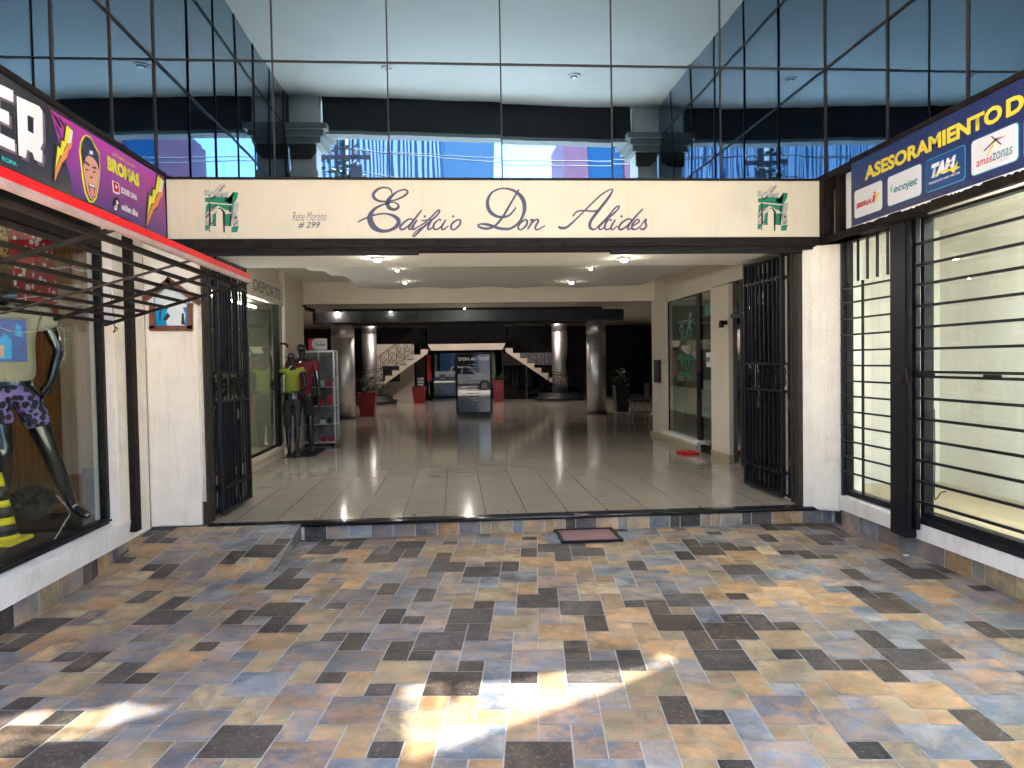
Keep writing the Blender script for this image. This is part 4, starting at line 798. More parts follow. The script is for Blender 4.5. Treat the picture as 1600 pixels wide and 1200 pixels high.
def folding_gate(x, s, label):            # s: towards the opening
    t = thing('folding_gate', label, 'gate', (x, .5, ZF), 'folding steel gates at the entrance')
    m = MB(); m.box(x-.035 if s > 0 else x-.01, x+.01 if s > 0 else x+.035, .03, .13, ZF, 2.68).box(x-.02, x+.02, .14, .19, ZF+.01, 2.68); m.build('gate_post', MT['rust'], t)
    gate_leaf(t, (x+s*.0, .24), (x+s*.03, 1.27), .20, 2.68)
    gate_leaf(t, (x-s*.06, .22), (x-s*.035, 1.24), .20, 2.68)
    gate_leaf(t, (x+s*.05, .30), (x+s*.075, 1.20), .20, 2.68)
    m = MB()
    for z in (.5, 1.1, 1.9, 2.4): m.tube([(x+s*.012, .215, z), (x+s*.012, .215, z+.09)], .014, 8)
    m.build('hinges', MT['rust'], t)
    m = MB(); m.box(x+s*.03-.012, x+s*.03+.012, .95, .99, 1.08, 1.13); m.tube(smooth_path([(x+s*.03, .955, 1.13), (x+s*.03, .957, 1.17), (x+s*.03, .983, 1.17), (x+s*.03, .985, 1.13)]), .004, 6); m.build('lock', MT['alu'], t)
folding_gate(-2.30, 1, 'folded black steel gate with scroll band on the clothes shop side'); folding_gate(3.37, -1, 'folded black steel gate with scroll band beside the dark office door')

# ------------------------------------------------------------------ raised grille of the clothes shop
t = thing('raised_grille', 'black window grille with red edge, propped up like an awning outside the clothes shop', 'grille', (-2.3, -2.5, 2.0))
E0 = Vector((-2.77, 0, 2.0)); E1 = Vector((-1.655, 0, 2.325)); g = E1-E0
def gp(s, y): v = E0+g*s; return Vector((v.x, y, v.z))
YE = -.80; m = MB()
p0 = at(405, 437, 'y', YE+.02)
m = MB(); m.bar(gp(1, -5.2)+Z*.025, gp(1, YE-.0)+Z*.025, .03, .040); m.build('red_edge', MT['red'], t)
m = MB(); m.bar(gp(1, -5.2)+Z*-.012, gp(1, YE-.0)+Z*-.012, .032, .030); m.build('pink_channel', MT['pinkmetal'], t)
m = MB()
for s in (.0, .12, .245, .37, .50, .63, .77, .90): m.bar(gp(s, -5.2), gp(s, YE+.10+.05*math.sin(s*40)), .026 if s else .036, .022)
m.bar(gp(.93, -5.2)-Z*.03, gp(.93, YE)-Z*.03, .03, .02); m.build('long_bars', MT['oldblack'], t)
for y_, w_ in ((YE, .03), (-1.55, .024), (-3.2, .024)): MB().bar(gp(-.02, y_)-Z*.02, gp(1.0, y_)-Z*.02, w_, .022).build('cross_member', MT['oldblack'], t)
m = MB(); m.bar(gp(-.02, -2.16)-Z*.02, gp(1, -2.10)-Z*.02, .032, .01); m.build('flat_brace', MT['rust'], t)
m = MB(); m.tube(smooth_path([gp(.05, YE)-Z*.02, gp(.05, YE)-Z*.06, gp(.07, YE)-Z*.08, gp(.04, YE)-Z*.10, gp(.06, YE)-Z*.06]), .004, 5); m.tube([gp(.05, YE), gp(.03, YE)+Z*.22], .003, 5); m.build('hook', MT['oldblack'], t)

# ------------------------------------------------------------------ little house-shaped shrine picture
t = thing('wall_shrine', 'small gabled brown frame with a blue and white tile picture on the cream pillar', 'wall shrine', (-2.55, 0, 2.0))
def q(px, py, y=-.02): v = at(px, py, 'y', y); return Vector((v.x, y, v.z))
m = MB(); m.bar(q(238, 474), q(238, 514), .022, .05).bar(q(297, 474), q(297, 514), .022, .05).bar(q(234, 513), q(301, 513), .022, .05); m.build('frame', MT['woodframe'], t)
m = MB(); m.bar(q(219, 472), q(266, 438), .035, .05).bar(q(260, 436), q(313, 474), .035, .05); m.build('gable', MT['woodframe'], t)
m = MB(); m.prism([q(240, 512, -.008), (q(296, 512, -.008)), q(296, 470, -.008), q(266, 444, -.008), q(240, 466, -.008)], (0, .006, 0)); pic = m.build('tile_picture', MT['skyprint'], t)
def pl(P, mt, nm, d): MB().prism([q(x, y, -.009-d) for x, y in P], (0, -.001, 0)).build(nm, MT[mt], pic)
pl([(242, 466), (266, 445), (294, 468), (294, 480), (241, 482)], 'palepr', 'pale_sky', .0)
pl([(268, 470), (284, 476), (290, 492), (288, 511), (262, 511), (258, 496), (262, 482)], 'palepr', 'robed_figure', .002)
pl([(255, 498), (262, 488), (266, 494), (259, 502)], 'inkblack', 'dark_mark', .003)
pl([(284, 490), (287, 489), (289, 508), (283, 506)], 'inkblack', 'dark_mark', .003); pl([(249, 486), (252, 485), (251, 500), (249, 500)], 'navy', 'dark_mark', .001)

# ------------------------------------------------------------------ doormat, rag, scraps
t = thing('doormat', 'framed pink doormat lying on slate tiles at the step', 'doormat', (1.2, -.27, 0))
MB().box(.955, 1.445, -.475, -.045, .005, .016).build('carpet', MT['pinkmat'], t)
m = MB(); m.box(.92, 1.48, -.51, -.476, .004, .024).box(.92, 1.48, -.044, -.015, .004, .024).box(.92, .954, -.475, -.045, .004, .024).box(1.446, 1.48, -.475, -.045, .004, .024); m.build('rubber_border', MT['black'], t, .003)
rnd = random.Random(3)
for sx, cx in ((-1, .86), (1, 1.55)):
    m = MB()
    P = [(cx-.10, -.47), (cx-.02, -.50), (cx+.08, -.45), (cx+.10, -.2), (cx+.04, -.08), (cx-.06, -.10), (cx-.09, -.28)]
    N = 10
    k = len(m.v)
    for i in range(N+1):
        for j in range(N+1):
            x = cx-.075+.15*i/N; y = -.48+.36*j/N
            e = min(i, N-i, j, N-j); m.v.append((x+rnd.uniform(-.008, .008)+(.02*math.sin(j*1.1)), y+rnd.uniform(-.008, .008), .003+(.018*rnd.random() if e else 0)))
    for i in range(N):
        for j in range(N): a = k+i*(N+1)+j; m.f.append((a, a+1, a+N+2, a+N+1))
    tag(m.build('floor_rag', MT['greycloth']), 'crumpled grey rag at the doormat end '+('towards the ramp' if sx < 0 else 'away from the ramp'), 'rag')
def scrap(px, py, s, label):
    p = at(px, py, 'z', .004); rnd = random.Random(px); m = MB()
    P = [Vector((p.x+s*math.cos(a)*rnd.uniform(.5, 1), p.y+s*.6*math.sin(a)*rnd.uniform(.5, 1), .003+rnd.uniform(0, .006))) for a in [i*1.05 for i in range(6)]]
    m.prism(P, (0, 0, .0015)); tag(m.build('paper_scrap', MT['colwhite']), label, 'litter', 'scraps on the floor')
scrap(517, 953, .022, 'tiny white paper scrap on the tiles in front of the step'); scrap(1416, 868, .05, 'white paper scrap on the tiles by the barred shop plinth'); scrap(884, 888, .012, 'tiny white speck on the tiles in front of the doormat')

# ------------------------------------------------------------------ skinned bodies (mannequins)
def skin(name, chains, material, parent, sub=2, rootv=0):
    """chains: list of [(x,y,z,rx,ry)...]; a chain may start with an int = index of an existing vertex"""
    V = []; E = []; Rr = []
    for ch in chains:
        prev = None
        for c in ch:
            if isinstance(c, int): prev = c; continue
            V.append(c[:3]); Rr.append(c[3:]); i = len(V)-1
            if prev is not None: E.append((prev, i))
            prev = i
    me = bpy.data.meshes.new('s'); me.from_pydata(V, E, []); ob = bpy.data.objects.new('s', me); C.objects.link(ob)
    md = ob.modifiers.new('skin', 'SKIN'); md.use_smooth_shade = True; md.branch_smoothing = .3
    for i, sv in enumerate(me.skin_vertices[0].data): sv.radius = Rr[i] if len(Rr[i]) == 2 else (Rr[i][0], Rr[i][0]); sv.use_root = (i == rootv)
    ob.modifiers.new('sub', 'SUBSURF').levels = sub; ob.modifiers['sub'].render_levels = sub
    bpy.context.view_layer.update(); m2 = mesh_of(ob); bpy.data.objects.remove(ob); m2.name = name; m2.materials.clear(); m2.materials.append(material)
    for p in m2.polygons: p.use_smooth = True
    ob = bpy.data.objects.new(name, m2); C.objects.link(ob); ob.parent = parent
    return ob
def mannequin(t, h, pose, female=False, head=True, clothes=None):
    """body in local coordinates standing at the origin, facing -y; pose gives joints as fractions of h"""
    P = {k: Vector(v)*h for k, v in pose.items()}; f = .88 if female else 1.0
    def J(n, r, r2=None): v = P[n]; return (v.x, v.y, v.z, r*h*f, (r2 or r)*h*f)
    def mid(a, b, k, r, r2=None): v = P[a].lerp(P[b], k); return (v.x, v.y, v.z, r*h*f, (r2 or r)*h*f)
    ch = [[J('pelvis', .078, .056), mid('pelvis', 'waist', 1, .062 if female else .070, .05), J('chest', .085, .062), J('collar', .062, .045), J('neck', .030), mid('neck', 'headc', .4, .032)]]
    if head: ch[0] += [mid('neck', 'headc', .9, .040, .046), J('headc', .043, .052), J('headt', .034, .042)]
    out = []
    for s in ('l', 'r'):
        ch.append([2 if False else 3, J('sh'+s, .034), mid('sh'+s, 'el'+s, .4, .027), J('el'+s, .021), mid('el'+s, 'wr'+s, .4, .020), J('wr'+s, .0135), mid('wr'+s, 'ha'+s, .5, .016, .022), J('ha'+s, .014, .022)])
        ch.append([0, J('hi'+s, .052), mid('hi'+s, 'kn'+s, .45, .046), J('kn'+s, .032), mid('kn'+s, 'an'+s, .35, .033), J('an'+s, .018), J('to'+s, .016, .018)])
    body = skin('body', ch, MT['manneq'], t, 2)
    for s in ('l', 'r'):                  # five fingers each
        w_, ha = P['wr'+s], P['ha'+s]; d = (ha-w_).normalized(); sd = d.cross(Vector((0, 1, 0))); sd = sd.normalized() if sd.length > .1 else X; fw = sd.cross(d).normalized(); m = MB()
        for k in range(4):
            b0 = ha+fw*(k-1.5)*.0105*h; ln = (.040, .046, .044, .034)[k]*h
            m.tube([b0-d*.01*h, b0+d*ln*.5, b0+d*ln*.8+sd*.004*h, b0+d*ln+sd*.010*h], [.0058*h, .0054*h, .005*h, .0035*h], 7)
        b0 = w_.lerp(ha, .45)-fw*.02*h; m.tube([b0, b0-fw*.012*h+d*.018*h, b0-fw*.014*h+d*.036*h], [.0068*h, .006*h, .004*h], 7)
        m.build2 = None; me_o = m.build('fingers', MT['manneq']); me_o.parent = body
    if head:                              # simple face relief on the head
        c = P['headc']; m = MB()
        m.tube([c+Vector((0, -.050, .012))*h, c+Vector((0, -.064, -.008))*h, c+Vector((0, -.053, -.014))*h], [.004*h, .008*h, .004*h], 8)
        for sx in (-1, 1): m.ball(c+Vector((sx*.018, -.046, .006))*h, .008*h, 6, (1.2, .6, .7)); m.ball(c+Vector((sx*.044, .002, -.004))*h, .012*h, 6, (.35, .7, 1.1))
        m.ball(c+Vector((0, -.051, -.026))*h, .010*h, 6, (1.3, .5, .45)); m.build('face', MT['manneq']).parent = body
    return P
BASEP = dict(pelvis=(0, 0, .53), waist=(0, 0, .61), chest=(0, 0, .72), collar=(0, .005, .80), neck=(0, .005, .845), headc=(0, -.008, .93), headt=(0, 0, .968),
             shl=(.105, .005, .805), ell=(.135, .01, .64), wrl=(.145, -.02, .50), hal=(.145, -.035, .46), shr=(-.105, .005, .805), elr=(-.135, .01, .64), wrr=(-.145, -.02, .50), har=(-.145, -.035, .46),
             hil=(.05, 0, .50), knl=(.06, -.01, .275), anl=(.065, .01, .045), tol=(.07, -.075, .012), hir=(-.05, 0, .50), knr=(-.06, -.01, .275), anr=(-.065, .01, .045), tor=(-.07, -.075, .012))
def shirt(t, P, h, name, material, f=1.0, sleeves=.55, hem=.50, slim=1.0, fat=1.14):
    hp = Vector((0, 0, hem*h)); hp.x = P['pelvis'].x; hp.y = P['pelvis'].y
    J = lambda v, r, r2: (v.x, v.y, v.z, r*h*f*fat, r2*h*f*fat)
    ch = [[J(hp, .086*slim, .062), J(P['waist'], .078*slim, .057), J(P['chest'], .088, .066), J(P['collar'], .062, .05)]]
    if sleeves:
        for s in ('l', 'r'): ch.append([3, J(P['sh'+s], .038, .038), J(P['sh'+s].lerp(P['el'+s], sleeves*.6), .036, .036), J(P['sh'+s].lerp(P['el'+s], sleeves), .035, .035)])
    return skin(name, ch, material, t, 2)
def trousers(t, P, h, name, material, to=.5, f=1.0):
    J = lambda v, r: (v.x, v.y, v.z, r*h*f, r*h*f*.85)
    w0 = P['pelvis']+Vector((0, 0, .035*h)); ch = [[J(w0, .082), J(P['pelvis'], .084)]]
    for s in ('l', 'r'): ch.append([1, J(P['hi'+s], .062), J(P['hi'+s].lerp(P['kn'+s], to*.6), .059), J(P['hi'+s].lerp(P['kn'+s], to), .058)])
    return skin(name, ch, material, t, 2)

# clothes shop display mannequin
t = thing('mannequin', 'black shop mannequin in khaki t-shirt and purple shorts behind the display window', 'mannequin', (-3.14, -1.50, .50))
pose = dict(BASEP); pose.update(shl=(.11, .005, .805), ell=(.165, .0, .66), wrl=(.125, -.03, .535), hal=(.10, -.045, .49), knl=(.12, -.01, .275), anl=(.20, .02, .045), tol=(.24, -.05, .012), knr=(-.03, -.06, .29), anr=(-.04, .03, .055), tor=(-.09, -.03, .012))
P = mannequin(t, 1.92, pose, head=False); shirt(t, P, 1.92, 'tshirt', MT['beige'], 1.05, .5, .52); trousers(t, P, 1.92, 'shorts', MT['shorts'], .62, 1.06)
t.rotation_euler = (0, 0, R(38))
m = MB()
pr = [(-.10, -.165, 1.18), (.09, -.165, 1.18), (.09, -.165, 1.47), (-.10, -.165, 1.47)]
m.prism(pr, (0, .004, 0)); pp_ = m.build('shirt_print', MT['bluep']); pp_.parent = t
m = MB(); m.prism([(-.08, -.166, 1.20), (-.0, -.166, 1.20), (.0, -.166, 1.33), (-.04, -.166, 1.38), (-.08, -.166, 1.31)], (0, -.002, 0)).prism([(.02, -.166, 1.36), (.07, -.166, 1.35), (.055, -.166, 1.43), (.03, -.166, 1.44)], (0, -.002, 0)); m.build('print_shape', MT['lblue']).parent = pp_
m = MB(); m.prism([(-.085, -.1665, 1.22), (-.05, -.1665, 1.21), (-.04, -.1665, 1.29), (-.085, -.1665, 1.30)], (0, -.003, 0)); m.build('print_shape', MT['skin']).parent = pp_
# small costumed mannequin, mostly outside the frame
t = thing('small_mannequin', 'small mannequin in blue and tiger-striped costume at the edge of the display window', 'mannequin', (-3.28, -2.32, .45))
P = mannequin(t, 1.15, BASEP); shirt(t, P, 1.15, 'blue_jacket', MT['bluesmooth'], 1.15, .9, .50); trousers(t, P, 1.15, 'striped_trousers', MT['tiger'], .95, 1.2); t.rotation_euler = (0, 0, R(40))
# traffic cone
cpos = at(4, 868, 'x', -3.08); t = thing('traffic_cone', 'yellow cone with black bands standing in the display window', 'traffic cone', (-3.08, cpos.y, .385))
cx, cy_ = -3.08, cpos.y
m = MB(); m.box(cx-.14, cx+.14, cy_-.14, cy_+.14, .452, .48).lathe([(.115, .48), (.10, .50), (.085, .52)], (cx, cy_, 0), 24); m.build('base', MT['conyel'], t, .01)
rr = lambda z: .095-.082*(z-.51)/.42
for i, (z0, z1) in enumerate(((.51, .58), (.58, .63), (.63, .70), (.70, .745), (.745, .84), (.84, .93))):
    MB().lathe([(rr(z0), z0), (rr(z1), z1)], (cx, cy_, 0), 24).build('band', MT['conblk' if i % 2 == 0 else 'conyel'], t)
t.location = (cx, cy_, .45); [setattr(c, 'location', c.location+Vector((0, 0, -.065))) for c in t.children]
for c in t.children: c.location = (0, 0, .385-.45)
rnd = random.Random(8); m = MB()
cc = at(50, 790, 'x', -3.2)
for i in range(420):
    d = Vector((rnd.gauss(0, 1), rnd.gauss(0, 1), abs(rnd.gauss(0, 1)))).normalized(); p = cc+Vector((d.x*.12, d.y*.12, d.z*.10)); e = d.orthogonal().normalized()*.006
    m.prism([p-e, p+e, p+d*.06], d.cross(e).normalized()*.002)
m.ball(cc, .13, 8, (1, 1, .8)); tag(m.build('fluffy_cushion', MT['hair']), 'dark fluffy round cushion on the display platform behind the cone', 'cushion')
# hanging red cloth
def cloth(name, label, pts, x, mt, cat):
    y0, y1, z0, z1 = pts; m = MB(); N, K = 28, 20
    for i in range(N+1):
        for j in range(K+1):
            y = y0+(y1-y0)*i/N; z = z0+(z1-z0)*j/K; a = (j/K)
            m.v.append((x+.022*math.sin(i*1.15+.8*math.sin(j*.35))*(.6+.4*a), y*(1)+(.03*(1-a)*(i/N-.5)), z+.01*math.sin(i*.9)*(1-a)))
    for i in range(N):
        for j in range(K): a = i*(K+1)+j; m.f.append((a, a+1, a+K+2, a+K+1)); m.smooth.add(len(m.f)-1)
    o = m.build(name, MT[mt]); s = o.modifiers.new('sol', 'SOLIDIFY'); s.thickness = .006
    return tag(o, label, cat)
a = at(22, 480, 'x', -3.35); b = at(80, 345, 'x', -3.35)
cloth('hanging_trousers', 'red patterned pyjama cloth hanging in the clothes shop window', (a.y, b.y, a.z, b.z), -3.35, 'redcloth', 'clothing')
cloth('hanging_cloth', 'white and orange cloth hanging at the window edge beside the red one', (at(-40, 400, 'x', -3.3).y, at(9, 400, 'x', -3.3).y, at(0, 400, 'x', -3.3).z, at(0, 330, 'x', -3.3).z), -3.3, 'tiger', 'clothing')
# string lights
def strings(name, label, paths, group='white string lights in the display window'):
    m = MB(); rnd = random.Random(len(label))
    for px_pts, x in paths:
        pts = [at(a, b, 'x', x) for a, b in px_pts]; sp_ = smooth_path([tuple(p) for p in pts], 6); m.tube(sp_, .0035, 5)
        for k in range(2, len(sp_), 4): p = Vector(sp_[k]); m.tube([p, p+Vector((.01, rnd.uniform(-.03, .03), rnd.uniform(-.035, .03)))], .003, 5)
    tag(m.build(name, MT['wire']), label, 'string lights', group)
strings('string_lights', 'white wire of small lights across the khaki t-shirt, drooping at its end', [([(-20, 505), (10, 515), (35, 519), (60, 517), (85, 514), (92, 518), (92, 540), (95, 562), (101, 556), (101, 530), (98, 514), (86, 511), (72, 513)], -2.92)])
strings('string_lights', 'white wire of small lights strung high across the wood panel', [([(78, 418), (90, 420), (105, 417), (125, 423), (145, 425), (148, 440), (148, 465), (138, 473), (115, 477), (95, 474), (75, 463), (40, 465), (20, 470)], -2.92)])
strings('string_lights', 'white wire of small lights lying bent on the display platform', [([(88, 774), (98, 785), (109, 801), (100, 818), (88, 838), (75, 853), (66, 862)], -2.90)])

# ------------------------------------------------------------------ hall: walls, ceilings, beam
def W(name, label, cat, boxes, mt, bevel=0):
    m = MB()
    for b_ in boxes: m.box(*b_)
    return tag(m.build(name, MT[mt], None, bevel), label, cat)
m = MB(); m.box(-12, 14, .05, 14.0, 3.16, 3.26).box(-12, 14, 21.6, 26.2, 3.16, 3.26).box(-12, -3.2, 14.0, 21.6, 3.16, 3.26).box(4.1, 14, 14.0, 21.6, 3.16, 3.26); tag(m.build('hall_ceiling', MT['ceil']), 'white main ceiling of the hall behind the stepped layers', 'ceiling')
m = MB(); m.box(-2.8, 3.86, .07, 1.62, 2.735, 3.159); tag(m.build('entrance_soffit', MT['ceil']), 'smooth white lowered ceiling just inside the entrance', 'ceiling')
W('sky_shield_wall', 'dark wall added round the stair opening to shut out the sky', 'wall', [(-3.3, 4.2, 21.6, 21.7, 3.261, 6.22), (-3.3, 4.2, 13.9, 14.0, 3.301, 6.22), (-3.3, -3.2, 14.0, 21.6, 3.261, 6.22), (4.1, 4.2, 14.0, 21.6, 3.261, 6.22)], 'dark')  # added out of view, keeps a sky glare off the hall floor
# stepped layer with a zigzag far edge
P = [(-2.0, 1.621)]
P += [(-2.0, 2.3), (-1.85, 2.3), (-1.85, 2.9), (-1.68, 2.9), (-1.68, 3.5), (-1.5, 3.5), (-1.5, 5.15)]
n = 9
for i in range(1, n): P.append((-1.5+4.6*i/n, 5.15+(.28 if i % 2 else -.06)))
P += [(3.1, 5.15), (3.1, 3.5), (3.3, 3.5), (3.3, 2.7), (3.5, 2.7), (3.5, 1.621)]
m = MB(); m.prism([(x, y, 2.86) for x, y in P], (0, 0, .299)); tag(m.build('zigzag_ceiling', MT['ceil_shade']), 'dropped white ceiling layer with a zigzag far edge', 'ceiling')
W('hall_beam', 'pale beam crossing the hall between the two pillars', 'beam', [(-2.8, 3.92, 7.0, 7.3, 2.755, 3.159)], 'cream')
P = [(-3.4, 7.301), (-3.4, 8.2)]+[(-3.4+7.8*i/12, 9.4+(.3 if i % 2 else 0)) for i in range(13)]+[(4.4, 8.2), (4.4, 7.301)]
m = MB(); m.prism([(x, y, 2.98) for x, y in P], (0, 0, .179)); tag(m.build('zigzag_ceiling', MT['ceil_shade']), 'second ceiling layer with zigzag edge, beyond the pale beam', 'ceiling')
m = MB(); P = [(-3.6, 12.4), (-3.5, 12.25), (-2.2, 12.1), (-.9, 12.2), (.45, 12.05), (1.8, 12.2), (3.1, 12.1), (4.4, 12.25), (4.5, 12.4), (4.5, 12.7), (-3.6, 12.7)]
m.prism([(x, y, 2.70) for x, y in P], (0, 0, .28)); m.box(-3.3, 4.2, 13.8, 13.98, 2.70, 3.3)

tag(m.build('mezzanine_fascia', MT['darkfas']), 'charcoal many-sided fascia round the stair opening', 'fascia')
W('hall_wall', 'dark far end wall of the hall', 'wall', [(-2.2, 2.9, 25.03, 25.2, ZF, 2.5), (-12, -2.2, 25.0, 25.2, ZF, 3.2), (2.9, 14, 25.0, 25.2, ZF, 3.2), (-2.2, 2.9, 25.0, 25.2, 2.5, 3.2)], 'dark')
W('hall_wall', 'dark side wall of the hall beyond the glass cabinet', 'wall', [(-9.2, -9, 7.3, 25, ZF, 3.2), (-9, -3.2, 7.4, 7.5, ZF, 3.2)], 'dark')
W('hall_wall', 'dark side wall of the hall beyond the dental office', 'wall', [(10, 10.2, 7.3, 25, ZF, 3.2), (4.3, 10, 7.4, 7.5, ZF, 3.2)], 'dark')
W('under_stair_wall', 'grey wall under the flight of stairs on the planter side', 'wall', [(-3.3, -1.55, 22.0, 22.1, ZF, 2.4)], 'cream')
W('display_board', 'small dark framed board on the grey wall under the stairs', 'notice board', [(-2.75, -2.1, 21.95, 21.99, .95, 1.55)], 'dark')
t = thing('glass_doors', 'black glass doors at the far end under the stairs', 'glass doors', (.3, 25, ZF))
for i in range(4): MB().box(-2.15+1.26*i, -2.15+1.26*i+1.2, 24.98, 25.0, ZF+.05, 2.48).build('door_leaf', MT['blkglass'], t)
m = MB()
for i in range(5): m.box(-2.2+1.26*i, -2.16+1.26*i, 24.95, 25.02, ZF, 2.5)
m.box(-2.2, 2.9, 24.95, 25.02, 2.48, 2.52); m.build('frame', MT['black'], t)
t = thing('shuttered_shop', 'dark storefront with grey slatted shutter behind the tall narrow planter', 'storefront', (3, 23, ZF))
m = MB()
for i in range(9): m.box(1.95, 4.1, 22.6-.004*i, 22.64, 1.50+.055*i, 1.545+.055*i)
m.build('shutter', MT['shelfg'], t); m = MB(); m.box(1.9, 1.95, 22.5, 22.65, ZF, 2.4).box(2.85, 2.9, 22.5, 22.65, ZF, 1.5).box(4.1, 4.15, 22.5, 22.65, ZF, 2.4); m.build('frame', MT['shelfg'], t)
MB().box(1.95, 4.1, 22.66, 22.7, ZF, 2.0).build('glass_front', MT['blkglass'], t)
# storefronts deep on both sides
for x, nm in ((-8.9, 'dark glass storefront deep on the cabinet side of the hall'), (9.9, 'dark glass storefront deep on the dental office side of the hall')):
    t = thing('storefront', nm, 'storefront', (x, 15, ZF)); s = 1 if x < 0 else -1
    for i in range(5): MB().box(x, x+s*.02, 8.5+3*i, 11.2+3*i, ZF+.1, 2.5).build('pane', MT['blkglass'], t)
    m = MB()
    for i in range(6): m.box(x, x+s*.06, 8.3+3*i, 8.42+3*i, ZF, 2.6)
    m.build('frame', MT['shelfg'], t)
# ------------------------------------------------------------------ left side: sports shop
t = thing('sports_shop', 'sports shop with lettered white fascia and tall window inside the entrance', 'shop', (-2.8, 3, ZF))
m = MB(); m.box(-2.98, -2.80, .30, 1.6, ZF, 2.56).box(-2.98, -2.80, .3, 5.3, 2.9, 3.16).box(-2.98, -2.79, .3, 5.35, ZF, ZF+.13); m.build('wall', MT['cream'], t)
m = MB(); m.box(-2.86, -2.74, 1.6, 5.3, ZF+.13, ZF+.20); m.build('sill', MT['cream'], t)
m = MB(); m.box(-2.80, -2.73, .5, 5.25, 2.58, 2.93); m.build('fascia', MT['cream'], t)
a = at(440, 455, 'x', -2.72); text('DEPORTE', 'lettering', MT['shelfg'], t, (-2.727, 3.45, 2.665), Y, Z, 1.62, .17, .03)
MB().box(-2.78, -2.775, 1.66, 4.78, ZF+.20, 2.57).build('window_pane', MT['gglass'], t)
m = MB(); m.box(-2.80, -2.74, 4.78, 4.96, ZF+.2, 2.575).box(-2.80, -2.76, 1.6, 1.66, ZF+.2, 2.575).box(-2.8, -2.77, 1.6, 4.8, ZF+.2, ZF+.24); m.build('window_frame', MT['black'], t)
MB().box(-2.80, -2.78, 4.96, 5.34, ZF+.2, 2.575).build('patterned_panel', MT['frost'], t)
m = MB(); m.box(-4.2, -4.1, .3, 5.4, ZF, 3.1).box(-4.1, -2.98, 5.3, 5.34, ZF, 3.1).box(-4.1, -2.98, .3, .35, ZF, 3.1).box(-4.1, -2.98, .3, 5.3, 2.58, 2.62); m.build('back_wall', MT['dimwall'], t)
m = MB(); m.box(-4.1, -2.98, .3, 5.3, ZF, ZF+.15); m.build('inner_floor', MT['beigefloor'], t)
MB().tube([(-2.93, 2.0, 2.50), (-2.93, 4.3, 2.50)], .016, 8).build('tube_light', MT['tube'], t)
rnd = random.Random(12)
for z in (.95, 1.3, 1.62): MB().box(-3.6, -2.95, 1.8, 3.3, z, z+.02).build('shelf', MT['glass'] if False else MT['shelfg'], t)
MB().box(-4.09, -4.05, 2.6, 4.6, 1.9, 2.2).build('poster', MT['bluesmooth'], t); MB().box(-4.05, -4.03, 3.2, 4.4, 1.55, 1.85).build('poster', MT['card'], t)
gm = ['crimson', 'shelfg', 'navy', 'black', 'card', 'teal']
for i in range(12):
    y = 1.9+rnd.random()*2.7; z = (ZF+.15, .97)[i//6]; hh = rnd.uniform(.1, .22) if z > .5 else rnd.uniform(.12, .75); y = min(y, 3.2) if z > .5 else y
    o = MB().box(-3.5+rnd.random()*.3, -3.05, y, y+rnd.uniform(.1, .22), z+.022 if z > .5 else z, z+hh).build('boxed_goods', MT[gm[i % 6]], None, .006)
    tag(o, ['red', 'grey', 'navy', 'black', 'white', 'teal'][i % 6]+(' goods box on the floor' if i < 6 else ' goods box on the lower shelf')+' inside the sports shop window', 'box', 'goods in the sports shop window')
o = MB().prism([(-3.0, 3.3, .48), (-3.0, 3.9, .34), (-3.3, 3.9, .34), (-3.3, 3.3, .48)], (0, 0, .03)).build('tilted_tray', MT['teal']); tag(o, 'pale tilted display tray low in the sports shop window', 'tray')
W('hall_pillar', 'cream pillar behind the two entrance mannequins', 'pillar', [(-3.05, -2.76, 5.5, 7.0, ZF, 3.159)], 'cream', .004)
W('hall_pillar', 'cream pillar with dark panel at the far end of the dental office', 'pillar', [(3.84, 4.3, 6.3, 7.2, ZF, 3.159), (3.80, 3.84, 6.22, 6.34, ZF, 3.0)], 'cream', .004)
W('intercom_panel', 'dark rectangular panel on the cream pillar by the dental office', 'panel', [(3.79, 3.838, 6.55, 6.9, 1.2, 1.62)], 'dark', .004)
def cctv(loc, d, label):
    t = thing('security_camera', label, 'security camera', loc); p = Vector(loc); d = Vector(d).normalized()
    m = MB(); m.lathe([(.035, 0), (.035, .03), (.015, .035)], p-Z*.02, 12); m.tube([p, p+d*.05-Z*.05], .012, 8); m.build('bracket', MT['black'], t)
    a = p+d*.03-Z*.05; b_ = a+d*.20-Z*.05; MB().tube([a, b_], .034, 12).build('housing', MT['black'], t); MB().tube([b_, b_+d*.004], .024, 12).build('lens', MT['blkglass'], t)
cctv((-2.72, 6.9, 2.72), (.9, -.55, 0), 'black bullet security camera on the cream pillar above the cabinet')
# small fitting
o = MB().tube([(-2.79, 5.2, 1.98), (-2.70, 5.18, 1.98), (-2.66, 5.2, 1.93)], .02, 8).build('wall_spotlight', MT['black']); tag(o, 'small black spotlight on the wall above the mannequins', 'spotlight')
# entrance mannequins
fm = thing('mannequin', 'glossy black female mannequin in lime top with hand on hip', 'mannequin', (-2.56, 4.95, ZF))
pose = dict(BASEP); pose.update(shl=(.095, .005, .80), shr=(-.095, .005, .80), elr=(-.185, .03, .655), wrr=(-.09, -.035, .595), har=(-.055, -.05, .59), ell=(.12, .02, .65), wrl=(.06, -.07, .60), hal=(.03, -.08, .61), knl=(.035, -.03, .28), anl=(.03, -.01, .045), tol=(.03, -.08, .012), anr=(-.04, .02, .045), knr=(-.045, 0, .28), tor=(-.05, -.055, .012))
P = mannequin(fm, 1.72, pose, True); shirt(fm, P, 1.72, 'lime_top', MT['lime'], .90, .07, .59, .93, 1.06); trousers(fm, P, 1.72, 'leggings', MT['blackcloth'], 1.0, .78); fm.rotation_euler = (0, 0, R(12))
mm = thing('mannequin', 'glossy black male mannequin in dark red t-shirt and black shorts', 'mannequin', (-2.50, 5.45, ZF))
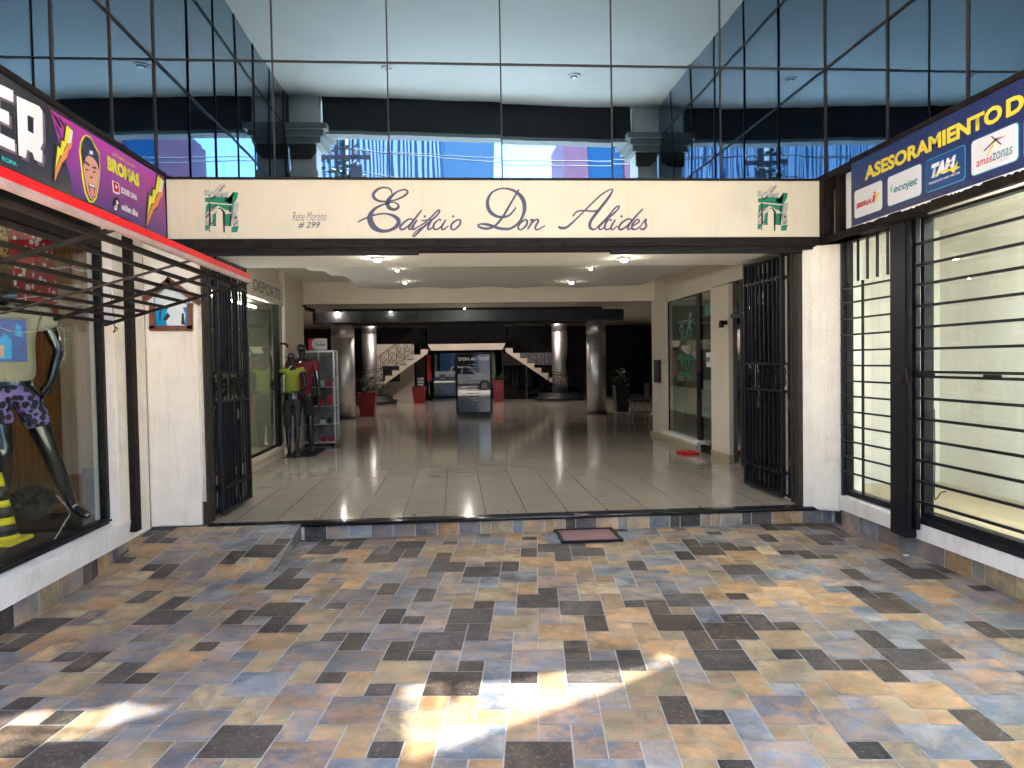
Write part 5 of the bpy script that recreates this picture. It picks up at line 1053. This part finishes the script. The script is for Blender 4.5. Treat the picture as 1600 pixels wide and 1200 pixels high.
P = mannequin(mm, 1.88, BASEP); shirt(mm, P, 1.88, 'red_tshirt', MT['redshirt'], 1.05, .5, .50); trousers(mm, P, 1.88, 'shorts', MT['blackcloth'], .8, 1.05)
MB().box(.02, .055, -.142, -.139, 1.42, 1.43).build('chest_mark', MT['white']).parent = mm
o = MB().box(-2.75, -2.25, 5.0, 6.2, ZF+.001, ZF+.010).build('floor_mat', MT['leather']); tag(o, 'black rubber mat under the entrance mannequins', 'mat')
# glass cabinet
t = thing('display_cabinet', 'tall aluminium glass cabinet with shelves beside the cream pillar', 'display cabinet', (-2.46, 6.75, ZF))
x0, x1, y0, y1, z0, z1 = -2.74, -2.16, 6.55, 6.95, ZF+.06, 1.885; m = MB()
for x in (x0, x1):
    for y in (y0, y1): m.bar((x, y, z0), (x, y, z1), .028)
for z in (z0+.01, z1-.01):
    for y in (y0, y1): m.bar((x0, y, z), (x1, y, z), .028, .03)
    for x in (x0, x1): m.bar((x, y0, z), (x, y1, z), .028, .03)
m.build('frame', MT['alu'], t); MB().box(x0+.01, x1-.01, y0-.004, y0, z0+.02, z1-.02).build('front_pane', MT['glass'], t); MB().box(x0+.01, x1-.01, y1-.01, y1-.005, z0+.02, z1-.02).build('back_panel', MT['shelfg'], t)
for z in (.55, .88, 1.22): MB().box(x0+.01, x1-.01, y0+.02, y1-.02, z, z+.008).build('shelf', MT['card'], t)
m = MB()
for x in (x0+.05, x1-.05): m.lathe([(.02, 0), (.025, .02), (.02, .045)], (x, y0+.03, ZF), 10)
m.build('castors', MT['black'], t)
rnd = random.Random(22); k = 0
for z in (ZF+.08, .56, .89, 1.23):
    for j in range(4):
        x = x0+.04+.13*j; hh = rnd.uniform(.06, .2); col = rnd.choice(['card', 'navy', 'crimson', 'shelfg', 'black'])
        o = MB().box(x, x+rnd.uniform(.07, .115), y0+.06, y0+.2, z+.008, z+.008+hh).build('packet', MT[col], None, .006); k += 1
        tag(o, {'card': 'white', 'navy': 'navy', 'crimson': 'red', 'shelfg': 'grey', 'black': 'black'}[col]+' packet, '+['first', 'second', 'third', 'last'][j]+' from the pillar on the '+{0: 'bottom', 1: 'second', 2: 'third', 3: 'top'}[(k-1)//4]+' level of the glass cabinet', 'packet', 'goods in the glass cabinet')
t = thing('card_payment_sign', 'red and cream card payment sign standing on the glass cabinet', 'sign', (-2.45, 6.7, 1.9))
MB().prism([(-2.62+a, 6.66, 1.90+b_) for a, b_ in rounded(0, .33, 0, .21, .015)], (0, .05, 0)).build('panel', MT['crimson'], t)
MB().prism([(-2.55+a*1.0, 6.658, 1.905+b_) for a, b_ in [(.26, 0), (.26, .2)]+[(.08-.09*math.sin(R(a)), .1+.1*math.cos(R(a))) for a in range(0, 181, 20)]], (0, -.003, 0)).build('pale_field', MT['palepr'], t)
text('Tarjeta', 'lettering', MT['inkblack'], t, (-2.50, 6.654, 1.965), X, Z, .18, .055, .02); text('Pague con', 'lettering', MT['inkblack'], t, (-2.50, 6.654, 2.04), X, Z, .11, .025, .01)
# ------------------------------------------------------------------ steel columns
def steel_col(x, y, r, top, label):
    t = thing('steel_column', label, 'column', (x, y, ZF), 'round brushed steel columns of the hall'); MB().lathe([(r, 0), (r, (top-ZF)*.86), (r-.006, (top-ZF)*.86+.002), (r-.006, (top-ZF)*.86+.01), (r, (top-ZF)*.86+.012), (r, top-ZF)], (x, y, ZF), 48).build('cladding', MT['brush'], t)
    MB().lathe([(r+.02, 0), (r+.02, .05), (r+.002, .055)], (x, y, ZF), 48).build('base_ring', MT['dark'], t)
steel_col(-3.02, 13.55, .31, 2.71, 'front brushed steel column behind the glass cabinet'); steel_col(3.90, 13.2, .265, 2.71, 'front brushed steel column by the waiting chairs')
steel_col(-3.10, 20.6, .27, 3.15, 'rear brushed steel column beside the stair, cabinet side'); steel_col(3.95, 20.6, .29, 3.15, 'rear brushed steel column beside the stair, dental office side')
# ------------------------------------------------------------------ double stair
t = thing('double_stair', 'double stair with cream stringer and black iron railing at the back of the hall', 'staircase', (.45, 21, ZF))
ys = 21.0
zl, zr = (at(597, 597, 'y', ys), at(862, 597, 'y', ys)); tl, tr = at(668, 537, 'y', ys), at(790, 537, 'y', ys); ul, ur = at(674, 547, 'y', ys), at(785, 547, 'y', ys)
zt = (tl.z+tr.z)/2; zb = (ul.z+ur.z)/2; m = MB(); P = []
def flight(x_top, x_bot, zbot):
    n = 7; out = []
    for i in range(n):
        xa = x_top+(x_bot-x_top)*i/n; xb = x_top+(x_bot-x_top)*(i+1)/n; za = zt-(zt-zbot)*i/n; zb_ = zt-(zt-zbot)*(i+1)/n
        out += [(xa, za), (xa, zb_)] if i else [(xa, zb_)]
        out += [(xb, zb_)]
    return out
L_ = flight(tl.x, zl.x-.15, 1.12); R_ = flight(tr.x, zr.x+.15, 1.12)
poly = [(tl.x, zt)]+L_+[(zl.x-.15, .80), (ul.x, zb), (ur.x, zb), (zr.x+.15, .80)]+list(reversed(R_))+[(tr.x, zt)]
m = MB()
m.prism([(tl.x, ys, zt), (tr.x, ys, zt), (ur.x, ys, zb), (ul.x, ys, zb)], (0, .12, 0))
for (xt, xb, ux_) in ((tl.x, zl.x-.15, ul.x), (tr.x, zr.x+.15, ur.x)):
    n = 7
    for i in range(n):
        xa = xt+(xb-xt)*i/n; xc = xt+(xb-xt)*(i+1)/n; z_ = zt-(zt-1.0)*i/n-(zt-1.0)/n*.0; s0 = zb-(zb-.72)*(abs(xa-ux_) if (xa-ux_)*(xb-ux_) > 0 else 0)/abs(xb-ux_); s1 = zb-(zb-.72)*abs(xc-ux_)/abs(xb-ux_)
        m.prism([(xa, ys, z_-(zt-1.0)/n), (xc, ys, z_-(zt-1.0)/n), (xc, ys, s1), (xa, ys, s0)], (0, .12, 0))
m.build('stringer', MT['cream'], t)
m = MB()
for (xt, xb) in ((tl.x, zl.x-.15), (tr.x, zr.x+.15)):
    for i in range(7):
        xa = xt+(xb-xt)*i/7; xc = xt+(xb-xt)*(i+1)/7; z_ = zt-(zt-1.0)*(i+1)/7; m.box(min(xa, xc), max(xa, xc)-.001*i, ys+.121, ys+1.5, z_-.05, z_+.03)
m.box(tl.x, tr.x, ys+.121, ys+1.5, zb, zt); m.build('treads', MT['dark'], t)
m = MB(); m.box(tl.x+.02, tr.x-.02, ys+.0, ys+.06, zt+.02, zt+.95); m.build('balcony_panel', MT['stairblk'], t)
for s, (xt, xb) in ((-1, (tl.x, -3.9)), (1, (tr.x, 4.9))):
    m = MB(); z0_ = zt+.0; z1_ = zt-(zt-1.0)*abs(xb-xt)/1.9*1.0
    zz = lambda f: zt+.02-(zt-1.0)*f*abs(xb-xt)/abs((zl.x-.15)-tl.x)
    for off in (.88, .78, .12): m.bar((xt, ys+.05, zt+off), (xb, ys+.05, zz(1)+off), .03 if off > .8 else .018)
    for i in range(10):
        f = (i+.5)/10; x = xt+(xb-xt)*f; zc = zz(f)+.45
        m.tube(spiral((x, ys+.05, zc+.12), .12, .02, -90, 360, X*s, Z, 18), .012, 5); m.tube(spiral((x, ys+.05, zc-.13), .12, .02, 90, -360, X*s, Z, 18), .012, 5)
        f2 = i/10; m.bar((xt+(xb-xt)*f2, ys+.05, zz(f2)+.02), (xt+(xb-xt)*f2, ys+.05, zz(f2)+.88), .02)
    m.build('railing', MT['black'], t)
    # lower curled railing in front of the rear column
    m = MB(); cx_ = -3.1 if s < 0 else 3.95
    for z in (.62, .70, 1.22, 1.30): m.tube([(cx_+.48*math.sin(R(a)), 20.6-.48*math.cos(R(a)), z+.0012*(a+90)*s*-1) for a in range(-90, 91, 15)], .014, 6)
    for a in range(-75, 76, 30):
        c = (cx_+.48*math.sin(R(a)), 20.6-.48*math.cos(R(a)), .96); tt = Vector((math.cos(R(a)), math.sin(R(a)), 0)); m.tube(spiral(Vector(c)+Z*.08, .14, .03, -90, 300, tt, Z, 14), .011, 5); m.tube(spiral(Vector(c)-Z*.1, .12, .03, 90, -300, tt, Z, 14), .011, 5)
    m.build('curled_railing', MT['black'], t)
    m = MB(); m.lathe([(.95, 0), (.95, .14), (.80, .141), (.80, .28), (0.01, .281)], (cx_, 20.9, ZF), 32); m.build('curved_step', MT['dark'], t)
# ------------------------------------------------------------------ directory board
t = thing('directory_board', 'black glass directory board titled DON ALCIDES in the middle of the hall', 'directory board', (.44, 12.9, ZF))
a, b_ = at(713, 640, 'y', 12.85), at(768, 551, 'y', 12.85); x0, x1, zt_ = a.x, b_.x, b_.z
MB().box(x0, x1, 12.85, 13.0, ZF+.10, zt_).build('frame', MT['black'], t, .01); MB().box(x0+.04, x1-.04, 12.86, 12.98, ZF, ZF+.098).build('plinth', MT['dark'], t)
MB().box(x0+.05, x1-.05, 12.838, 12.849, ZF+.14, zt_-.04).build('glass_face', MT['blkglass'], t)
w_ = x1-x0; text('DON ALCIDES', 'lettering', MT['whitetxt'], t, (x0+.09, 12.836, zt_-.20), X, Z, w_-.18, .085, .02)
m = MB(); rnd = random.Random(6)
for i in range(14): z = zt_-.32-.085*i; m.box(x0+.3, x0+.3+rnd.uniform(.15, .38), 12.834, 12.8375, z, z+.016)
m.build('directory_lines', MT['shelfg'], t)
# ------------------------------------------------------------------ planters
def planter(x, y, w_, h, label, seed, ph=.5, pm='pot'):
    t = thing('planter', label, 'planter', (x, y, ZF), 'red planters of the hall'); k = .78
    m = MB(); a = w_/2; b_ = a*k; v0 = len(m.v)
    m.lathe([(b_*1.414, 0), (a*1.414, h), (a*1.414*1.06, h), (a*1.414*1.06, h+.05), (a*1.2, h+.05), (a*1.15, h-.02)], (x, y, ZF), 4, math.pi/4); m.build('pot', MT[pm], t)
    rnd = random.Random(seed); m = MB()
    for i in range(60):
        an = rnd.random()*6.28; r = rnd.uniform(.02, .22); z = ZF+h+rnd.uniform(0, ph); p = Vector((x+r*math.cos(an), y+r*math.sin(an), z)); d = Vector((math.cos(an), math.sin(an), rnd.uniform(-.1, .9))).normalized()*rnd.uniform(.1, .2); e = d.cross(Z).normalized()*.03
        m.prism([p, p+d*.4+e, p+d, p+d*.4-e], Vector((0, 0, .003)))
    for i in range(4): an = i*1.6; m.tube([(x, y, ZF+h-.05), (x+.05*math.cos(an), y+.05*math.sin(an), ZF+h+ph*.9)], [.012, .006], 6)
    m.build('plant', MT['leaf'], t)
planter(-2.48, 14.4, .50, .62, 'red square planter with dark plant behind the front steel column', 1, .45)
planter(-1.30, 20.5, .50, .55, 'red square planter under the stair beside the grey wall', 2, .06); planter(1.60, 20.4, .38, .74, 'tall narrow red planter between directory board and slatted shutter', 3, .2)
o = planter(4.75, 13.9, .42, .7, 'dark planter with plant behind the front steel column by the waiting chairs', 5, .5, 'darkfas')
t = thing('reflection_strip', 'narrow red strip added for the red reflection by the glass doors', 'banner', (-1.0, 22, ZF)); MB().box(-1.06, -.92, 21.9, 21.93, .95, 1.95).build('cloth', MT['banner'], t); MB().tube([(-.99, 21.95, ZF), (-.99, 21.95, 1.95)], .012, 6).build('pole', MT['chrome'], t); MB().lathe([(.12, 0), (.12, .02)], (-.99, 21.95, ZF), 12).build('foot', MT['black'], t)  # solid strip standing in for a red reflection in the door glass
t.name = 'red_reflection_strip'
t = thing('notice_stand', 'dark notice stand with white slips beside the red reflection strip', 'stand', (-1.3, 22.3, ZF)); MB().box(-1.5, -1.15, 22.2, 22.24, ZF, 1.9).build('board', MT['dark'], t)
for i in range(3): MB().box(-1.45, -1.2, 22.19, 22.199, .75+.12*i, .84+.12*i).build('slip', MT['card'], t)
# ------------------------------------------------------------------ chairs
def chair(x, y, label):
    t = thing('waiting_chair', label, 'chair', (x, y, ZF), 'black waiting chairs with chrome legs')
    MB().box(x-.24, x+.24, y-.24, y+.24, ZF+.44, ZF+.49).build('seat', MT['leather'], t, .015); MB().box(x+.20, x+.24, y-.24, y+.24, ZF+.52, ZF+.88).build('backrest', MT['leather'], t, .015)
    for s in (-1, 1):
        for d in (-1, 1): MB().tube([(x+d*.14, y+s*.2, ZF+.44), (x+d*.22, y+s*.22, ZF+.01)], .012, 8).build('leg', MT['chrome'], t)
        MB().tube([(x+.2, y+s*.2, ZF+.4), (x+.22, y+s*.2, ZF+.85)], .01, 8).build('back_post', MT['chrome'], t)
chair(4.55, 11.1, 'black waiting chair with chrome legs in the open hall'); chair(4.62, 9.3, 'black waiting chair with chrome legs half hidden by the cream pillar')
# ------------------------------------------------------------------ right side: dental office, pillar, dark office
t = thing('dental_office', 'dental office front with green tooth decal on glass and a glass door', 'office', (3.86, 5, ZF))
m = MB(); m.box(3.86, 4.0, 3.87, 6.3, 2.665, 3.159).box(3.80, 4.0, 4.42, 6.22, ZF, .285).box(3.80, 3.9, 6.17, 6.22, .285, 2.68); m.build('wall', MT['cream'], t)
MB().box(3.76, 3.90, 4.30, 6.22, .286, .335).build('sill', MT['stuccow'], t)
m = MB(); m.box(3.86, 3.91, 4.42, 4.60, .25, 2.665).box(3.86, 3.89, 4.6, 6.17, 2.64, 2.665).box(3.86, 3.89, 6.15, 6.17, .335, 2.64).box(3.86, 3.9, 3.88, 4.42, ZF, ZF+.12); m.build('door_frame', MT['black'], t)
MB().box(3.87, 3.875, 4.60, 6.15, .335, 2.64).build('window_pane', MT['gglass'], t); MB().box(3.87, 3.875, 3.89, 4.42, ZF+.12, 2.66).build('door_leaf', MT['gglass'], t)
MB().box(3.882, 3.884, 3.89, 6.15, .72, 1.15).build('frosted_band', MT['frost'], t)
m = MB(); m.tube([(3.83, 4.36, 1.02), (3.80, 4.36, 1.02), (3.80, 4.36, 1.40), (3.83, 4.36, 1.40)], .014, 8); m.bar((3.80, 4.30, 1.0), (3.80, 4.30, 1.42), .02); m.build('handle', MT['black'], t)
m = MB(); m.box(5.6, 5.7, 3.5, 6.6, ZF, 3.1).box(3.9, 5.6, 6.25, 6.29, ZF, 3.1).box(3.9, 5.6, 3.5, 3.55, ZF, 3.1); m.build('inner_wall', MT['frost'], t)
m = MB(); m.box(3.9, 5.6, 3.6, 6.2, 2.7, 2.75); m.build('inner_ceiling', MT['ceil'], t)
m = MB(); m.box(4.4, 5.0, 4.4, 5.9, .9, 1.25); m.build('counter', MT['card'], t); m = MB(); m.box(4.4, 5.0, 4.4, 5.9, ZF, .88); m.build('counter_base', MT['frost'], t)
def tooth(P, k=6, hw=.02): return [(Vector((3.862, y, z)), hw) for y, z in smooth_path(P, k)]
def ty(px, py): v = at(px, py, 'x', 3.862); return (v.y, v.z)
m = MB()
for P in ([(1068, 518), (1063, 535), (1063, 555), (1066, 572), (1068, 560), (1071, 568), (1074, 578), (1078, 560), (1081, 535), (1080, 515), (1076, 512), (1072, 525), (1068, 528), (1064, 520), (1062, 512), (1065, 510), (1070, 516)], [(1077, 500), (1079, 490)], [(1076, 508), (1082, 500)]): m.ribbon(tooth([ty(*q_) for q_ in P]), (-1, 0, 0), .002)
m.build('tooth_decal', MT['tilegreen'], t)
rnd = random.Random(4)
for (xa, xb, ya, yb, n) in ((1060, 1086, 497, 505, 5), (1058, 1084, 551, 562, 8), (1060, 1080, 582, 588, 8), (1102, 1112, 470, 494, 3)):
    a = at(xa, yb, 'x', 3.862); b_ = at(xb, ya, 'x', 3.862); m = MB(); m.box(3.8605, 3.8625, b_.y, a.y, a.z, a.z+(b_.z-a.z)*.15)
    for i in range(n):
        y = a.y+(b_.y-a.y)*i/n; m.box(3.860, 3.863, y+(b_.y-a.y)/n*.75, y, a.z, a.z+(b_.z-a.z)*rnd.uniform(.5, 1))
    m.build('lettering', MT['tilegreen'], t)
MB().box(3.858, 3.862, 3.92, 4.13, 1.50, 1.72).build('hours_card', MT['card'], t); text('0009', 'lettering', MT['inkblack'], t, (3.857, 4.11, 1.57), -Y, Z, .17, .08, .02)
MB().box(3.858, 3.862, 3.98, 4.22, 2.2, 2.5).build('paper_notice', MT['card'], t) if False else None
W('hall_pillar', 'cream pillar between the dental office and the dark office door', 'pillar', [(3.84, 4.1, 3.14, 3.87, ZF, 2.68), (3.86, 4.1, .4, 3.86, 2.69, 3.159)], 'cream', .004)
W('pillar_base', 'beige tiled foot of the cream pillar beside the dark office door', 'skirting', [(3.832, 4.1, 3.13, 3.88, ZF, ZF+.10)], 'beigefloor')
W('pillar_base', 'beige tiled foot running below the dental office window', 'skirting', [(3.79, 4.1, 4.43, 7.2, ZF, ZF+.07)], 'beigefloor')
t = thing('dark_office', 'dark glass office entrance numbered OF.12 behind the folding gate', 'office', (3.9, 2, ZF))
MB().box(3.90, 3.92, .45, 3.14, ZF, 2.68).build('glass_front', MT['blkglass'], t); m = MB(); m.box(3.87, 3.93, 2.74, 2.80, ZF, 2.68).box(3.87, 3.93, 1.7, 1.76, ZF, 2.68).box(3.87, 3.93, .5, 3.13, 2.18, 2.24); m.build('frame', MT['dark'], t)
text('OF.12', 'lettering', MT['whitetxt'], t, (3.895, 2.70, 2.30), -Y, Z, .62, .17, .02)
m = MB()
for P in ([(2.30, 1.05), (2.42, 1.2), (2.46, 1.5), (2.36, 1.72), (2.28, 1.5), (2.25, 1.2), (2.30, 1.05)], [(2.36, 1.1), (2.36, 1.6)], [(2.60, 1.45), (2.56, 1.6), (2.52, 1.45)], [(2.30, 1.2), (2.42, 1.4), (2.32, 1.55)]): m.ribbon([(Vector((3.897, y, z)), .008) for y, z in smooth_path(P, 5)], (-1, 0, 0), .002)
m.build('white_line_decal', MT['whitetxt'], t)
m = MB(); m.box(4.4, 4.5, .4, 3.8, ZF, 3.1); tag(m.build('office_back_wall', MT['dark']), 'dark wall behind the dark office glass', 'wall')
o = MB().box(3.74, 3.84, 3.18, 3.24, 2.10, 2.16).box(3.72, 3.76, 3.10, 3.20, 2.06, 2.12).build('door_closer', MT['black']); tag(o, 'small black bracket on the cream pillar by the dark office', 'bracket')
o = MB().box(3.42, 3.70, 3.98, 4.30, ZF+.001, ZF+.035).build('red_tray', MT['red'], None, .008); tag(o, 'small red tray on the polished floor before the dental office', 'tray')
# ------------------------------------------------------------------ lit ceiling lights of the hall
def lamp(px, py, z, power, label, r=.055):
    p = at(px, py, 'z', z); t = downlight(p.x, p.y, z, label, 'lit ceiling lights of the hall', r, True, .012)
    L = bpy.data.lights.new('bulb_light', 'POINT' if z > 2.9 else 'SPOT'); L.energy = power
    if z < 2.9: L.spot_size = R(150); L.spot_blend = .8
    L.shadow_soft_size = .06; L.shadow_soft_size = .04; L.color = (1, .93, .82)
    o = bpy.data.objects.new('bulb_light', L); C.objects.link(o); o.location = (0, 0, -.06); o.parent = t
for i, a in enumerate(((590, 403, 2.735, .7, .07), (975, 403, 2.735, .7, .07), (620, 420, 2.86, .9, .035), (633, 440, 2.86, .9, .035), (923, 418, 2.86, .9, .035), (893, 440, 2.86, 2, .05),
                       (527, 487, 2.98, 2.5, .045), (611, 486, 2.98, 2.5, .045), (726, 481, 2.98, 1.5, .035), (837, 484, 2.98, 2.5, .045), (982, 513, 3.16, 3, .06), (1006, 509, 3.16, 3, .06), (961, 528, 3.16, 2.5, .07), (508, 519, 3.16, 3, .05))):
    lb = ['flush lit light in the lowered ceiling, above the glass cabinet side', 'flush lit light in the lowered ceiling, towards the dental office', 'hanging lit bulb just behind the channel, cabinet side', 'lit bulb behind the first on the cabinet side', 'hanging lit bulb just behind the channel, dental office side', 'brightest lit bulb of the hall ceiling', 'lit bulb beyond the pale beam above the front column', 'lit bulb beyond the beam, second from the camera pillar', 'small lit bulb above the directory board', 'lit bulb beyond the beam towards the dental office', 'lit bulb above the chairs, middle of three', 'lit bulb above the chairs, close to the cream pillar', 'lit bulb above the chairs, close to the steel column', 'tiny lit bulb just above the glass cabinet sign'][i]
    lamp(a[0], a[1], a[2], a[3], lb, a[4])
for x_, y_, lb in ((-1.3, 18.6, 'unseen light added above the stair hall, planter side'), (2.2, 18.6, 'unseen light added above the stair hall, shutter side'), (.45, 16.2, 'unseen light added above the directory board hall')):  # added lights, hidden from view, to brighten the stair
    t = downlight(x_, y_, 6.2, lb, 'added unseen lights of the stair hall', .10, True, .012)
    L = bpy.data.lights.new('bulb_light', 'POINT'); L.energy = 12; L.shadow_soft_size = .15; L.color = (1, .93, .82)
    o = bpy.data.objects.new('bulb_light', L); C.objects.link(o); o.location = (0, 0, -.08); o.parent = t
o = MB().box(.3, 1.0, 8.0, 8.25, 2.95, 2.979).build('ceiling_grille', MT['woodl']); tag(o, 'small tan ceiling grille beyond the pale beam', 'grille')
# ------------------------------------------------------------------ parked car across the street (seen in the glass)
t = thing('parked_car', 'white pickup parked across the street, seen mirrored in the directory board', 'car', (.4, -14.5, -.13))
def side(P, y0, y1): return [(x, y0, z) for x, z in P], (0, y1-y0, 0)
def cx_(x): return .4+x
body = [(-2.4, .45), (-2.4, .95), (-1.0, 1.0), (-.9, 1.0), (-.55, 1.52), (.55, 1.55), (1.05, 1.08), (1.95, .98), (2.25, .82), (2.3, .45)]
P, nv = side([(cx_(x), z-.13) for x, z in body], -15.3, -13.6); MB().prism(P, nv).build('body', MT['carwhite'], t, .05)
for (P_) in ([(-.62, 1.05), (-.42, 1.44), (.02, 1.46), (.02, 1.05)], [(.10, 1.05), (.10, 1.46), (.50, 1.47), (.85, 1.08)]):
    P, nv = side([(cx_(x), z-.13) for x, z in P_], -13.598, -13.588); MB().prism(P, nv).build('window', MT['carglass'], t)
for x in (-1.5, 1.45):
    m = MB(); m.tube([(cx_(x), -13.78, .21), (cx_(x), -13.56, .21)], .34, 24); wo = m.build('wheel', MT['tyre'], t); MB().tube([(cx_(x), -13.56, .21), (cx_(x), -13.55, .21)], .2, 20).build('rim', MT['rim'], wo)
    m = MB(); m.tube([(cx_(x), -15.34, .21), (cx_(x), -15.12, .21)], .34, 24); m.build('wheel', MT['tyre'], t)
MB().box(cx_(2.2), cx_(2.31), -13.9, -13.62, .55, .7).build('headlight', MT['alu'], t)
